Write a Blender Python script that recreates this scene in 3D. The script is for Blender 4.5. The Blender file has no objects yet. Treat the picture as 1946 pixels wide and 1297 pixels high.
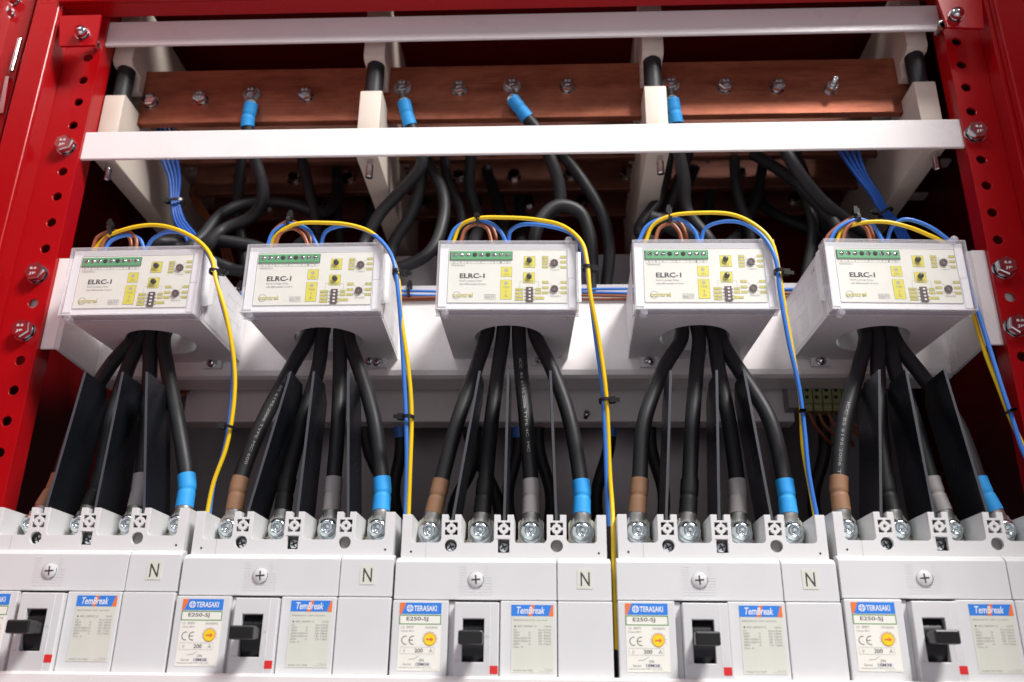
import bpy, bmesh, math, random
from mathutils import Vector, Matrix, geometry
random.seed(7)
S = 0.001                                   # everything below is laid out in millimetres
scene = bpy.context.scene
COL = scene.collection

# ------------------------------------------------------------------ camera
FPX, CAM = 1700.0, Vector((0, -589.51, 0))
_a, _b, _c = (math.radians(v) for v in (21.35, 2.66, 0.70))
FW = Vector((-math.sin(_b)*math.cos(_a), math.cos(_b)*math.cos(_a), math.sin(_a)))
_R = Vector((math.cos(_b), math.sin(_b), 0)); _U = _R.cross(FW)
RT = _R*math.cos(_c) + _U*math.sin(_c); UP = -_R*math.sin(_c) + _U*math.cos(_c)
cd = bpy.data.cameras.new('camera'); cam = bpy.data.objects.new('camera', cd); COL.objects.link(cam)
cd.sensor_width = 36; cd.lens = FPX/1946*36; cd.clip_start = 0.01; cd.clip_end = 50
cam.matrix_world = Matrix(((RT.x, UP.x, -FW.x, CAM.x*S), (RT.y, UP.y, -FW.y, CAM.y*S), (RT.z, UP.z, -FW.z, CAM.z*S), (0, 0, 0, 1)))
cd.dof.use_dof = True; cd.dof.focus_distance = 0.655; cd.dof.aperture_fstop = 6.0
scene.camera = cam

# ------------------------------------------------------------------ world, lamps, exposure
w = bpy.data.worlds.new('World'); scene.world = w; w.use_nodes = True
nt = w.node_tree; bg = nt.nodes['Background']
tc = nt.nodes.new('ShaderNodeTexCoord'); sp = nt.nodes.new('ShaderNodeSeparateXYZ'); cr = nt.nodes.new('ShaderNodeValToRGB')
nt.links.new(tc.outputs['Generated'], sp.inputs[0]); mp = nt.nodes.new('ShaderNodeMapRange')
mp.inputs['From Min'].default_value = -1; nt.links.new(sp.outputs['Z'], mp.inputs['Value']); nt.links.new(mp.outputs[0], cr.inputs[0])
cr.color_ramp.elements[0].color = (0.66, 0.60, 0.65, 1); cr.color_ramp.elements[1].color = (0.05, 0.05, 0.06, 1)
e = cr.color_ramp.elements.new(0.5); e.color = (0.09, 0.085, 0.10, 1)
e = cr.color_ramp.elements.new(0.74); e.color = (0.27, 0.27, 0.30, 1)
nt.links.new(cr.outputs[0], bg.inputs[0]); bg.inputs[1].default_value = 0.9

def area(name, loc, target, sx, sy, power, color=(1, 1, 1)):
    l = bpy.data.lights.new(name, 'AREA'); l.shape = 'RECTANGLE'; l.size = sx; l.size_y = sy; l.energy = power; l.color = color
    o = bpy.data.objects.new(name, l); COL.objects.link(o); o.location = loc
    o.rotation_euler = (Vector(target)-Vector(loc)).to_track_quat('-Z', 'Y').to_euler(); return o
area('hall_and_fill_lamp', (1.05, -1.2, 2.0), (0, 0, 0.3), 0.7, 0.5, 78, (1.0, 0.975, 0.95))
area('hall_and_fill_lamp', (-0.75, -1.25, 2.05), (0, 0, 0.3), 0.5, 0.35, 9, (0.93, 0.96, 1.0))
area('hall_and_fill_lamp', (0.0, -2.3, -0.35), (0, 0, 0.15), 1.6, 0.8, 3.5, (1.0, 0.98, 1.0))  # low frontal fill added to soften the shade, no real lamp of the hall
scene.view_settings.view_transform = 'Standard'; scene.view_settings.look = 'None'
scene.view_settings.exposure = 0.26; scene.view_settings.gamma = 1
scene.render.engine = 'CYCLES'
scene.cycles.use_denoising = True; scene.cycles.max_bounces = 8; scene.cycles.transparent_max_bounces = 16
scene.cycles.sample_clamp_indirect = 6

def P(px, py, y):
    """the point of the plane at depth y (mm) that a spot of the 1946 x 1297 photograph shows"""
    d = FW + RT*((px-973)/FPX) + UP*((648.5-py)/FPX)
    return CAM + d*((y-CAM.y)/d.y)

# ------------------------------------------------------------------ materials
def mat(name, color, rough=0.5, metal=0.0, bump=0.0, bscale=900.0, coat=0.0, spec=0.5, var=0.0, vscale=30.0, transl=0.0):
    m = bpy.data.materials.new(name); m.use_nodes = True; t = m.node_tree; b = t.nodes['Principled BSDF']
    b.inputs['Base Color'].default_value = (*color, 1); b.inputs['Roughness'].default_value = rough
    b.inputs['Metallic'].default_value = metal; b.inputs['Coat Weight'].default_value = coat; b.inputs['Coat Roughness'].default_value = 0.12
    b.inputs['Specular IOR Level'].default_value = spec
    if transl: b.inputs['Subsurface Weight'].default_value = transl; b.inputs['Subsurface Radius'].default_value = (.003, .003, .003); b.inputs['Subsurface Scale'].default_value = 1.0
    c = t.nodes.new('ShaderNodeTexCoord')
    if var > 0:
        n = t.nodes.new('ShaderNodeTexNoise'); n.inputs['Scale'].default_value = vscale; n.inputs['Detail'].default_value = 5
        t.links.new(c.outputs['Object'], n.inputs['Vector'])
        r = t.nodes.new('ShaderNodeMapRange'); r.inputs['From Min'].default_value = .3; r.inputs['From Max'].default_value = .7
        r.inputs['To Min'].default_value = 1-var; r.inputs['To Max'].default_value = 1+var*.4; t.links.new(n.outputs[0], r.inputs['Value'])
        v = t.nodes.new('ShaderNodeVectorMath'); v.operation = 'SCALE'; v.inputs[0].default_value = color; t.links.new(r.outputs[0], v.inputs['Scale'])
        t.links.new(v.outputs[0], b.inputs['Base Color'])
        r2 = t.nodes.new('ShaderNodeMapRange'); r2.inputs['To Min'].default_value = rough*.8; r2.inputs['To Max'].default_value = min(1, rough*1.25)
        t.links.new(n.outputs[0], r2.inputs['Value']); t.links.new(r2.outputs[0], b.inputs['Roughness'])
    if bump > 0:
        n = t.nodes.new('ShaderNodeTexNoise'); n.inputs['Scale'].default_value = bscale; n.inputs['Detail'].default_value = 2
        t.links.new(c.outputs['Object'], n.inputs['Vector']); bm = t.nodes.new('ShaderNodeBump')
        bm.inputs['Strength'].default_value = bump; bm.inputs['Distance'].default_value = 0.0004
        t.links.new(n.outputs[0], bm.inputs['Height']); t.links.new(bm.outputs[0], b.inputs['Normal'])
    return m

def copper_mat(name, lo, hi):
    m = bpy.data.materials.new(name); m.use_nodes = True; t = m.node_tree; b = t.nodes['Principled BSDF']
    b.inputs['Metallic'].default_value = 0.55
    c = t.nodes.new('ShaderNodeTexCoord'); mp = t.nodes.new('ShaderNodeMapping'); mp.inputs['Scale'].default_value = (6, 60, 900)
    t.links.new(c.outputs['Object'], mp.inputs[0])
    n = t.nodes.new('ShaderNodeTexNoise'); n.inputs['Scale'].default_value = 2; n.inputs['Detail'].default_value = 6; t.links.new(mp.outputs[0], n.inputs['Vector'])
    m2 = t.nodes.new('ShaderNodeMapping'); m2.inputs['Scale'].default_value = (9, 20, 34); t.links.new(c.outputs['Object'], m2.inputs[0])
    n2 = t.nodes.new('ShaderNodeTexNoise'); n2.inputs['Scale'].default_value = 1.3; n2.inputs['Detail'].default_value = 8; n2.inputs['Roughness'].default_value = .7
    t.links.new(m2.outputs[0], n2.inputs['Vector'])
    r1 = t.nodes.new('ShaderNodeValToRGB'); t.links.new(n.outputs[0], r1.inputs[0])
    r1.color_ramp.elements[0].position = .3; r1.color_ramp.elements[0].color = lo
    r1.color_ramp.elements[1].position = .72; r1.color_ramp.elements[1].color = hi
    r2 = t.nodes.new('ShaderNodeValToRGB'); t.links.new(n2.outputs[0], r2.inputs[0])
    r2.color_ramp.elements[0].position = .34; r2.color_ramp.elements[0].color = (.36, .26, .22, 1)
    r2.color_ramp.elements[1].position = .6; r2.color_ramp.elements[1].color = (1, 1, 1, 1)
    mx = t.nodes.new('ShaderNodeMix'); mx.data_type = 'RGBA'; mx.blend_type = 'MULTIPLY'; mx.inputs[0].default_value = .8
    t.links.new(r1.outputs[0], mx.inputs[6]); t.links.new(r2.outputs[0], mx.inputs[7]); t.links.new(mx.outputs[2], b.inputs['Base Color'])
    rr = t.nodes.new('ShaderNodeMapRange'); rr.inputs['To Min'].default_value = .32; rr.inputs['To Max'].default_value = .5
    t.links.new(n2.outputs[0], rr.inputs['Value']); t.links.new(rr.outputs[0], b.inputs['Roughness'])
    bm = t.nodes.new('ShaderNodeBump'); bm.inputs['Strength'].default_value = .12; bm.inputs['Distance'].default_value = .0003
    t.links.new(n.outputs[0], bm.inputs['Height']); t.links.new(bm.outputs[0], b.inputs['Normal'])
    return m

def clear_mat(name, cloud, tint=(1, 1, 1)):
    m = bpy.data.materials.new(name); m.use_nodes = True; t = m.node_tree; t.nodes.remove(t.nodes['Principled BSDF'])
    out = t.nodes['Material Output']; tr = t.nodes.new('ShaderNodeBsdfTransparent'); tr.inputs[0].default_value = (tint[0], tint[1], tint[2], 1)
    df = t.nodes.new('ShaderNodeBsdfDiffuse'); df.inputs[0].default_value = (.85, .84, .88, 1)
    gl = t.nodes.new('ShaderNodeBsdfGlossy'); gl.inputs['Roughness'].default_value = .06
    lw = t.nodes.new('ShaderNodeLayerWeight'); lw.inputs[0].default_value = .5; pw = t.nodes.new('ShaderNodeMath'); pw.operation = 'POWER'; pw.inputs[1].default_value = 4
    t.links.new(lw.outputs['Facing'], pw.inputs[0]); fr = t.nodes.new('ShaderNodeMath'); fr.operation = 'MULTIPLY_ADD'; fr.inputs[1].default_value = .7; fr.inputs[2].default_value = .03
    t.links.new(pw.outputs[0], fr.inputs[0])
    m1 = t.nodes.new('ShaderNodeMixShader'); m1.inputs[0].default_value = cloud; m2 = t.nodes.new('ShaderNodeMixShader')
    t.links.new(tr.outputs[0], m1.inputs[1]); t.links.new(df.outputs[0], m1.inputs[2])
    t.links.new(fr.outputs[0], m2.inputs[0]); t.links.new(m1.outputs[0], m2.inputs[1]); t.links.new(gl.outputs[0], m2.inputs[2])
    t.links.new(m2.outputs[0], out.inputs[0]); return m

M = dict(
    red=mat('red_powder_coat', (.39, .003, .006), .25, bump=.10, bscale=700, spec=.35, var=.06, vscale=12),
    red_shade=mat('red_shaded_sheet', (.16, .002, .004), .4, bump=.1, bscale=700, var=.1, vscale=10),  # same red paint, darkened in colour for the shade inside the cabinet
    white=mat('white_powder_coat', (.84, .80, .79), .28, bump=.3, bscale=700, var=.05, vscale=18),
    grey_sheet=mat('grey_backing_sheet', (.34, .32, .34), .45, bump=.1, var=.08, vscale=20),
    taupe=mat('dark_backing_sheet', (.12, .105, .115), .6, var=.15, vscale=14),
    cream=mat('cream_insulator', (.64, .555, .475), .55, bump=.12, bscale=1500, var=.05, vscale=60),
    steel=mat('zinc_steel', (.66, .65, .67), .12, 1.0, var=.12, vscale=220),
    zinc=mat('blue_zinc', (.70, .76, .78), .18, 1.0, var=.12, vscale=260),
    tin=mat('tinned_lug', (.62, .62, .58), .36, .9, bump=.25, bscale=500, var=.2, vscale=180),
    mark=mat('raised_mark_glint', (.85, .85, .86), .45, .3), pit=mat('grey_pit', (.34, .33, .32), .7),  # bolt letters coloured lighter, a painted highlight where they catch light
    plate=mat('terminal_plate', (.66, .62, .50), .45, .3, var=.15, vscale=150),
    black=mat('black_rubber', (.017, .017, .019), .5, bump=.04, bscale=700, spec=.4, var=.12, vscale=50),
    blackgloss=mat('black_sheet', (.008, .009, .012), .28, spec=.4, var=.1, vscale=30),
    blackedge=mat('black_sheet_edge', (.06, .065, .075), .45),
    tie=mat('black_nylon', (.012, .012, .012), .3),
    casing=mat('breaker_casing', (.68, .685, .69), .42, bump=.1, bscale=1800, var=.025, vscale=35),
    shroud=mat('breaker_shroud', (.70, .70, .70), .5, bump=.06, bscale=2000, var=.025, vscale=40),
    relay=mat('relay_casing', (.74, .72, .73), .45, bump=.08, bscale=1800, var=.025, vscale=40),
    relaywhite=mat('relay_white', (.90, .89, .90), .4),
    cover=clear_mat('clear_cover', .025), rim=clear_mat('clear_rim', .30),
    label=mat('label_beige', (.86, .85, .77), .5, var=.03, vscale=60),
    label2=mat('label_grey_green', (.68, .69, .61), .45, var=.03, vscale=60),
    sticker=mat('sticker_white', (.78, .77, .79), .5),
    ink=mat('ink_dark', (.05, .045, .045), .5), inkg=mat('ink_grey', (.30, .29, .28), .5), inklight=mat('ink_light', (.46, .45, .41), .5),
    yellow=mat('print_yellow', (.80, .72, .06), .5), green=mat('terminal_green', (.10, .42, .17), .4, var=.05),
    brownknob=mat('brown_knob', (.10, .055, .045), .45), orange=mat('print_orange', (.85, .19, .04), .5),
    blueprint=mat('print_blue', (.03, .22, .74), .45), greenprint=mat('print_green', (.10, .30, .06), .5),
    whiteprint=mat('print_white', (.86, .87, .88), .5), redp=mat('red_plastic', (.72, .03, .03), .4),
    yellowbtn=mat('yellow_dial', (.90, .66, .02), .4), ring=mat('dial_ring', (.75, .15, .06), .5),
    sl_brown=mat('brown_sleeve', (.29, .155, .085), .55, bump=.12, bscale=300, spec=.35, var=.1, vscale=90),
    sl_black=mat('black_sleeve', (.014, .014, .014), .55, bump=.12, bscale=300, spec=.35, var=.1, vscale=90),
    sl_grey=mat('grey_sleeve', (.36, .33, .33), .55, bump=.12, bscale=300, spec=.35, var=.1, vscale=90),
    sl_blue=mat('blue_sleeve', (.03, .34, .80), .55, bump=.12, bscale=300, spec=.35, var=.08, vscale=90),
    w_yellow=mat('yellow_wire', (.90, .60, .01), .35), w_blue=mat('blue_wire', (.05, .21, .68), .35),
    w_dblue=mat('dark_blue_wire', (.01, .085, .40), .35), w_brown=mat('brown_wire', (.28, .085, .035), .35),
    tblock=mat('terminal_block', (.26, .27, .12), .5), copper=copper_mat('copper', (.44, .13, .068, 1), (.62, .21, .115, 1)), shadedcopper=copper_mat('shaded_copper', (.20, .075, .05, 1), (.34, .13, .085, 1)), hole=mat('dark_hole', (.01, .01, .01), .8))  # second copper: same metal, colour darkened to stand for shade on the rear bars

# ------------------------------------------------------------------ mesh builder
_txt = {}
def text_tris(s, bold=0.0):
    k = (s, bold)
    if k not in _txt:
        c = bpy.data.curves.new('t', 'FONT'); c.body = s; c.size = 1; c.offset = bold; c.resolution_u = 3; c.fill_mode = 'BOTH'
        o = bpy.data.objects.new('t', c); COL.objects.link(o)
        me = o.to_mesh(); v = [tuple(x.co) for x in me.vertices]; f = [tuple(p.vertices) for p in me.polygons]
        o.to_mesh_clear(); bpy.data.objects.remove(o); bpy.data.curves.remove(c)
        _txt[k] = (v, f)
    return _txt[k]

class MB:
    def __init__(s): s.v = []; s.f = []; s.m = []; s.s = []; s.mats = []
    def mi(s, m):
        m = M[m] if isinstance(m, str) else m
        if m not in s.mats: s.mats.append(m)
        return s.mats.index(m)
    def raw(s, vs, fs, m, smooth=False):
        o = len(s.v); i = s.mi(m); s.v += [tuple(x) for x in vs]
        for f in fs: s.f.append(tuple(o+a for a in f)); s.m.append(i); s.s.append(smooth)
        return s
    def box(s, x0, x1, y0, y1, z0, z1, m, bev=0.0, seg=2):
        if bev <= 0:
            vs = [(x, y, z) for x in (x0, x1) for y in (y0, y1) for z in (z0, z1)]
            return s.raw(vs, [(0, 1, 3, 2), (4, 6, 7, 5), (0, 4, 5, 1), (2, 3, 7, 6), (0, 2, 6, 4), (1, 5, 7, 3)], m)
        b = bmesh.new(); bmesh.ops.create_cube(b, size=1)
        for v in b.verts: v.co = Vector(((x0+x1)/2+v.co.x*(x1-x0), (y0+y1)/2+v.co.y*(y1-y0), (z0+z1)/2+v.co.z*(z1-z0)))
        bmesh.ops.bevel(b, geom=list(b.edges), offset=bev, segments=seg, profile=.5, affect='EDGES')
        b.verts.index_update(); s.raw([v.co for v in b.verts], [[v.index for v in f.verts] for f in b.faces], m); b.free(); return s
    def hexa(s, b4, t4, m):
        """a solid from two quads with matching corners"""
        return s.raw(list(b4)+list(t4), [(0, 1, 2, 3), (7, 6, 5, 4), (0, 4, 5, 1), (1, 5, 6, 2), (2, 6, 7, 3), (3, 7, 4, 0)], m)
    def prism(s, loops, a, b, m, axis='y'):
        """outline (first loop) with holes (others), extruded along axis from a to b"""
        mk = {'y': lambda u, v, d: (u, d, v), 'z': lambda u, v, d: (u, v, d), 'x': lambda u, v, d: (d, u, v)}[axis]
        tri = geometry.tessellate_polygon([[Vector((u, v, 0)) for u, v in l] for l in loops])
        flat = [p for l in loops for p in l]
        for d in (a, b): s.raw([mk(u, v, d) for u, v in flat], tri, m)
        for l in loops:
            n = len(l); s.raw([mk(u, v, a) for u, v in l]+[mk(u, v, b) for u, v in l], [(i, (i+1) % n, n+(i+1) % n, n+i) for i in range(n)], m, smooth=n > 14)
        return s
    def lathe(s, prof, c, ax, m, n=24, smooth=True, cap=True):
        """profile of (radius, distance along ax) round the axis ax from c"""
        c = Vector(c); ax = Vector(ax).normalized(); u = ax.orthogonal().normalized(); w = ax.cross(u)
        vs = []
        for r, h in prof:
            for i in range(n):
                a = 2*math.pi*(i+.5)/n; vs.append(c+ax*h+(u*math.cos(a)+w*math.sin(a))*r)
        fs = [(j*n+i, j*n+(i+1) % n, (j+1)*n+(i+1) % n, (j+1)*n+i) for j in range(len(prof)-1) for i in range(n)]
        s.raw(vs, fs, m, smooth)
        for j in (0, len(prof)-1):
            if cap and prof[j][0] > 1e-3: s.raw([vs[j*n+i] for i in range(n)], [tuple(range(n))], m)
        return s
    def disc(s, x, z, r, y, m, n=20):
        return s.raw([(x+r*math.cos(2*math.pi*i/n), y, z+r*math.sin(2*math.pi*i/n)) for i in range(n)], [tuple(range(n))], m)
    def ringxz(s, x, z, r0, r1, y, m, a0=0, a1=360, n=24):
        vs = []; st = n if a1-a0 < 360 else n
        for i in range(st+1):
            a = math.radians(a0+(a1-a0)*i/st); vs += [(x+r0*math.cos(a), y, z+r0*math.sin(a)), (x+r1*math.cos(a), y, z+r1*math.sin(a))]
        return s.raw(vs, [(2*i, 2*i+1, 2*i+3, 2*i+2) for i in range(st)], m)
    def rect(s, x0, x1, z0, z1, y, m): return s.raw([(x0, y, z0), (x1, y, z0), (x1, y, z1), (x0, y, z1)], [(0, 1, 2, 3)], m)
    def frame(s, x0, x1, z0, z1, t, y, m):
        s.rect(x0, x1, z0, z0+t, y, m); s.rect(x0, x1, z1-t, z1, y, m); s.rect(x0, x0+t, z0+t, z1-t, y, m); return s.rect(x1-t, x1, z0+t, z1-t, y, m)
    def text(s, t, x0, x1, z0, z1, y, m, bold=0.0, shear=0.0, place=None):
        """writing fitted into the rectangle, facing the viewer; place(u, v) overrides where it lies"""
        v, f = text_tris(t, bold)
        if not v: return s
        ax, bx = min(p[0] for p in v), max(p[0] for p in v); ay, by = min(p[1] for p in v), max(p[1] for p in v)
        q = []
        for p in v:
            u = x0+(p[0]-ax)/(bx-ax+1e-9)*(x1-x0); vv = z0+(p[1]-ay)/(by-ay+1e-9)*(z1-z0); u += shear*(vv-z0)
            q.append(place(u, vv) if place else (u, y, vv))
        return s.raw(q, f, m)
    def tube(s, pts, r, m, n=12, cap=True, rs=None):
        N = len(pts); T = []
        for i in range(N):
            T.append((pts[min(i+1, N-1)]-pts[max(i-1, 0)]).normalized())
        u = T[0].orthogonal().normalized(); vs = []
        for i in range(N):
            u = (u-T[i]*u.dot(T[i])).normalized(); w_ = T[i].cross(u); rr = rs[i] if rs else r
            for k in range(n):
                a = 2*math.pi*k/n; vs.append(pts[i]+(u*math.cos(a)+w_*math.sin(a))*rr)
        s.raw(vs, [(j*n+i, j*n+(i+1) % n, (j+1)*n+(i+1) % n, (j+1)*n+i) for j in range(N-1) for i in range(n)], m, True)
        if cap: s.raw(vs[:n], [tuple(range(n))], m); s.raw(vs[-n:], [tuple(range(n))], m)
        return s
    def build(s, name, parent=None, org=(0, 0, 0), bev=0.0):
        me = bpy.data.meshes.new(name); o_ = Vector(org)
        me.from_pydata([(Vector(v)-o_)*S for v in s.v], [], s.f); me.update()
        for m in s.mats: me.materials.append(m)
        me.polygons.foreach_set('material_index', s.m); me.polygons.foreach_set('use_smooth', s.s)
        b = bmesh.new(); b.from_mesh(me); bmesh.ops.remove_doubles(b, verts=b.verts, dist=2e-6) if bev else None
        bmesh.ops.recalc_face_normals(b, faces=b.faces); b.to_mesh(me); b.free()
        o = bpy.data.objects.new(name, me); COL.objects.link(o)
        if bev:
            md = o.modifiers.new('edge', 'BEVEL'); md.width = bev*S; md.segments = 2; md.limit_method = 'ANGLE'; md.angle_limit = math.radians(50)
        if parent: o.parent = parent
        else: o.location = o_*S
        return o

def tag(o, label=None, cat=None, group=None, kind=None):
    if label: o['label'] = label
    if cat: o['category'] = cat
    if group: o['group'] = group
    if kind: o['kind'] = kind
    return o
def empty(name, loc, rz=0.0):
    o = bpy.data.objects.new(name, None); COL.objects.link(o); o.location = Vector(loc)*S; o.rotation_euler.z = rz
    o.empty_display_size = .02; return o
def copy_tree(o, parent=None):
    c = o.copy(); COL.objects.link(c)
    if parent: c.parent = parent
    for ch in list(o.children): copy_tree(ch, c)
    return c
def spline(p, step=3.0):
    """Catmull-Rom through p, evenly stepped"""
    p = [Vector(q) for q in p]; q = [p[0]*2-p[1]]+p+[p[-1]*2-p[-2]]; out = [p[0]]
    for i in range(1, len(q)-2):
        n = max(2, int((q[i+1]-q[i]).length/step)); a, b, c, d = q[i-1:i+3]
        t0, t1 = 0, (b-a).length**.5; t2 = t1+(c-b).length**.5; t3 = t2+(d-c).length**.5
        for k in range(1, n+1):
            t = t1+(t2-t1)*k/n
            A1 = a*((t1-t)/(t1-t0))+b*((t-t0)/(t1-t0)); A2 = b*((t2-t)/(t2-t1))+c*((t-t1)/(t2-t1)); A3 = c*((t3-t)/(t3-t2))+d*((t-t2)/(t3-t2))
            B1 = A1*((t2-t)/(t2-t0))+A2*((t-t0)/(t2-t0)); B2 = A2*((t3-t)/(t3-t1))+A3*((t-t1)/(t3-t1))
            out.append(B1*((t2-t)/(t2-t1))+B2*((t-t1)/(t2-t1)))
    return out
def circ(x, z, r, n=20, a0=0): return [(x+r*math.cos(a0+2*math.pi*i/n), z+r*math.sin(a0+2*math.pi*i/n)) for i in range(n)]

ORD = ['leftmost', 'second from the left', 'middle', 'fourth from the left', 'rightmost']
def the(i, noun):
    return ['the leftmost %s', 'the second %s from the left', 'the middle %s', 'the fourth %s from the left', 'the rightmost %s'][i] % noun

def hexbolt(mb, c, d=(0, -1, 0), r=5.4, h=5.0, washer=7.2, m='steel', mark=True, spin=0.0):
    """washer, spring ring and hexagon head standing off a surface at c along d"""
    c = Vector(c); ax = Vector(d).normalized()
    mb.lathe([(washer, 0), (washer, 1.2), (3, 1.2)], c, ax, m, 28, False)
    mb.lathe([(r*.92, 1.2), (r*.92, 2.6), (2, 2.6)], c, ax, m, 24, True)
    u = Vector((math.cos(spin), 0, math.sin(spin))); u = (u-ax*u.dot(ax)).normalized(); w_ = ax.cross(u); vs = []
    for rr, hh in ((r*1.1, 2.6), (r*1.1, 2.6+h-.8), (r*.98, 2.6+h)):
        for i in range(6):
            a = math.pi/3*i; vs.append(c+ax*hh+(u*math.cos(a)+w_*math.sin(a))*rr)
    mb.raw(vs, [(j*6+i, j*6+(i+1) % 6, (j+1)*6+(i+1) % 6, (j+1)*6+i) for j in range(2) for i in range(6)]+[tuple(range(12, 18))], m)
    if mark:
        t = c+ax*(2.6+h)
        def pl(a, b): return t+ax*.25+w_*0+u*(-a*1.0)+Vector((0, 0, 1))*b if abs(ax.y) > .8 else t+ax*.25+u*a+w_*b
        for z in (1.2, -3.2):
            v, f = text_tris('8.8' if z > 0 else 'JF', .012)
            ax0, bx0 = min(p[0] for p in v), max(p[0] for p in v)
            q = [Vector((t.x+((p[0]-ax0)/(bx0-ax0)-.5)*5.2, t.y-.25, t.z+z+p[1]*2.7)) for p in v]; mb.raw(q, f, 'mark')

# ================================================================== THE CABINET
X0, X1 = -398, 337            # inner edges of the two perforated uprights
cab = tag(empty('switchgear_cabinet', (-30, 42, -80)), 'glossy red steel cabinet that houses all the breakers, relays and copper bars', 'cabinet')
CO = (-30, 42, -80)
# sheet metal box behind the uprights
MB().box(-452, 392, 400, 403, -100, 700, 'red_shade').build('back_panel', cab, CO)
MB().box(-455, -452, 45, 400, -100, 700, 'red_shade').build('side_panel', cab, CO)
MB().box(392, 395, 45, 400, -100, 700, 'red_shade').build('side_panel', cab, CO)
MB().box(-452, 392, 60, 400, 640, 643, 'red_shade').build('roof_panel', cab, CO)
MB().box(-452, 392, 60, 400, -103, -100, 'red_shade').build('floor_panel', cab, CO)
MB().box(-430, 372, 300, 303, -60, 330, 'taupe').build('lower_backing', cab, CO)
# uprights with round holes
zL = [519, 495, 472, 448, 402, 378, 353.6, 329.5, 281, 233, 208.8, 184.5, 160, 135.5, 111, 86, 62, 37]
for sx, xa, xb, xh, bz in ((-1, -431, X0, -409, (426, 306, 257)), (1, X1, 367, 346.5, (426, 304, 256.4))):
    loops = [[(xa, -100), (xb, -100), (xb, 660), (xa, 660)]]+[circ(xh, z, 3.9, 20) for z in zL+[543]]
    up = MB().prism(loops, 42, 44.5, 'red').build('perforated_upright', cab, CO, .35)
    xi = xb if sx < 0 else xa
    MB().box(min(xi-.1*0, xi+2.2*sx*0+(-2.4 if sx < 0 else 0)), xi+(0 if sx < 0 else 2.4), 44.6, 60, -100, 660, 'red').build('upright_flange', cab, CO)
    for z in bz:
        mb = MB(); hexbolt(mb, (xh-1, 42, z), r=7.2, h=5.5, washer=8.6, m='steel', spin=random.random()); mb.build('bolt', cab, CO)
# columns beside the uprights
mb = MB().box(-455, -433, 22, 46, -100, 700, 'red', 1.5, 3); mb.box(-433, -431, 24, 44, -100, 700, 'red').build('corner_column', cab, CO)
MB().box(-490, -466, 36, 60, -100, 700, 'red', 1.2).build('door_frame', cab, CO)
mb = MB().box(371, 397, 18, 46, -100, 700, 'red', 1.5, 3).box(367.2, 370.9, 26, 44, -100, 700, 'red', 0.6).build('corner_column', cab, CO)
MB().box(403, 440, 6, 60, -100, 700, 'red', 2.5, 3).build('door_frame', cab, CO)
mb = MB()
hexbolt(mb, P(14, 28, 35.9), r=6, h=5); mb.build('bolt', cab, CO)
mb = MB(); hexbolt(mb, P(26, 2, 35.9), r=6, h=5); mb.build('bolt', cab, CO)
MB().box(-489, -487, -190, 22, -400, 1250, 'red', .5).box(-489, -485, 22, 60, -400, 1250, 'red').build('door', cab, CO)
MB().box(441.5, 443.5, -190, 5, -400, 1250, 'red', .5).box(425, 441.4, -191, -189, -400, 1250, 'red').build('door', cab, CO)
a = P(38, 75, 30); b = P(22, 135, 30); mb = MB().tube([a, b], 2.2, 'steel', 14)
mb.hexa([P(10, 145, 31), P(17, 145, 31), P(6, 215, 31), P(-4, 215, 31)], [P(10, 145, 35), P(17, 145, 35), P(6, 215, 35), P(-4, 215, 35)], 'steel')
mb.build('hinge', cab, CO)
# top beam
MB().box(-433, 371, 19, 23, 562, 660, 'red', 1.2, 3).box(-433, 371, 23.1, 40, 562.2, 564.5, 'red').build('top_beam', cab, CO)
for q, bx, nm in (([(113, 30), (192, 28), (181, 86), (112, 88)], (158, 66), 0), ([(1780, -5), (1866, -5), (1870, 54), (1800, 52)], (1815, 32), 1)):
    f4 = [P(x, y, 18) for x, y in q]; k4 = [P(x, y, 18)+Vector((0, 2.5, 0)) for x, y in q]
    mb = MB().hexa(f4, k4, 'red'); g = mb.build('gusset_tab', cab, CO, .4)
    mb = MB(); hexbolt(mb, P(*bx, 18), r=5.2, h=3.5, washer=6.4, mark=False); mb.lathe([(5, 6), (4, 7.4), (0.01, 8)], P(*bx, 18), (0, -1, 0), 'steel'); mb.build('bolt', cab, CO)
    s_ = P(bx[0]+(20 if nm == 0 else -22), bx[1]+14, 34)
    mb = MB().tube([s_+Vector((0, 12, 0)), s_], 3.2, 'zinc', 16).lathe([(4.6, 0), (4.6, 3)], s_, (0, 1, 0), 'zinc', 6, False); mb.build('screw', cab, CO)

# ------------------------------------------------------------------ white rails
def crossbar(z0, z1, label):
    mb = MB().prism([[(45, z0), (48, z0), (48, z1), (45, z1)]], X0-22, X1+22, 'white', 'x')
    o = mb.build('crossbar', None, ((X0+X1)/2, 45, z0), .9)
    return tag(o, label, 'metal rail', 'white rails across the cabinet')
crossbar(415.7, 443, 'bright white rail in front of the lower edge of the copper bar')
crossbar(534.5, 561, 'mauve shaded white rail highest in the cabinet above the copper bar')
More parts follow.
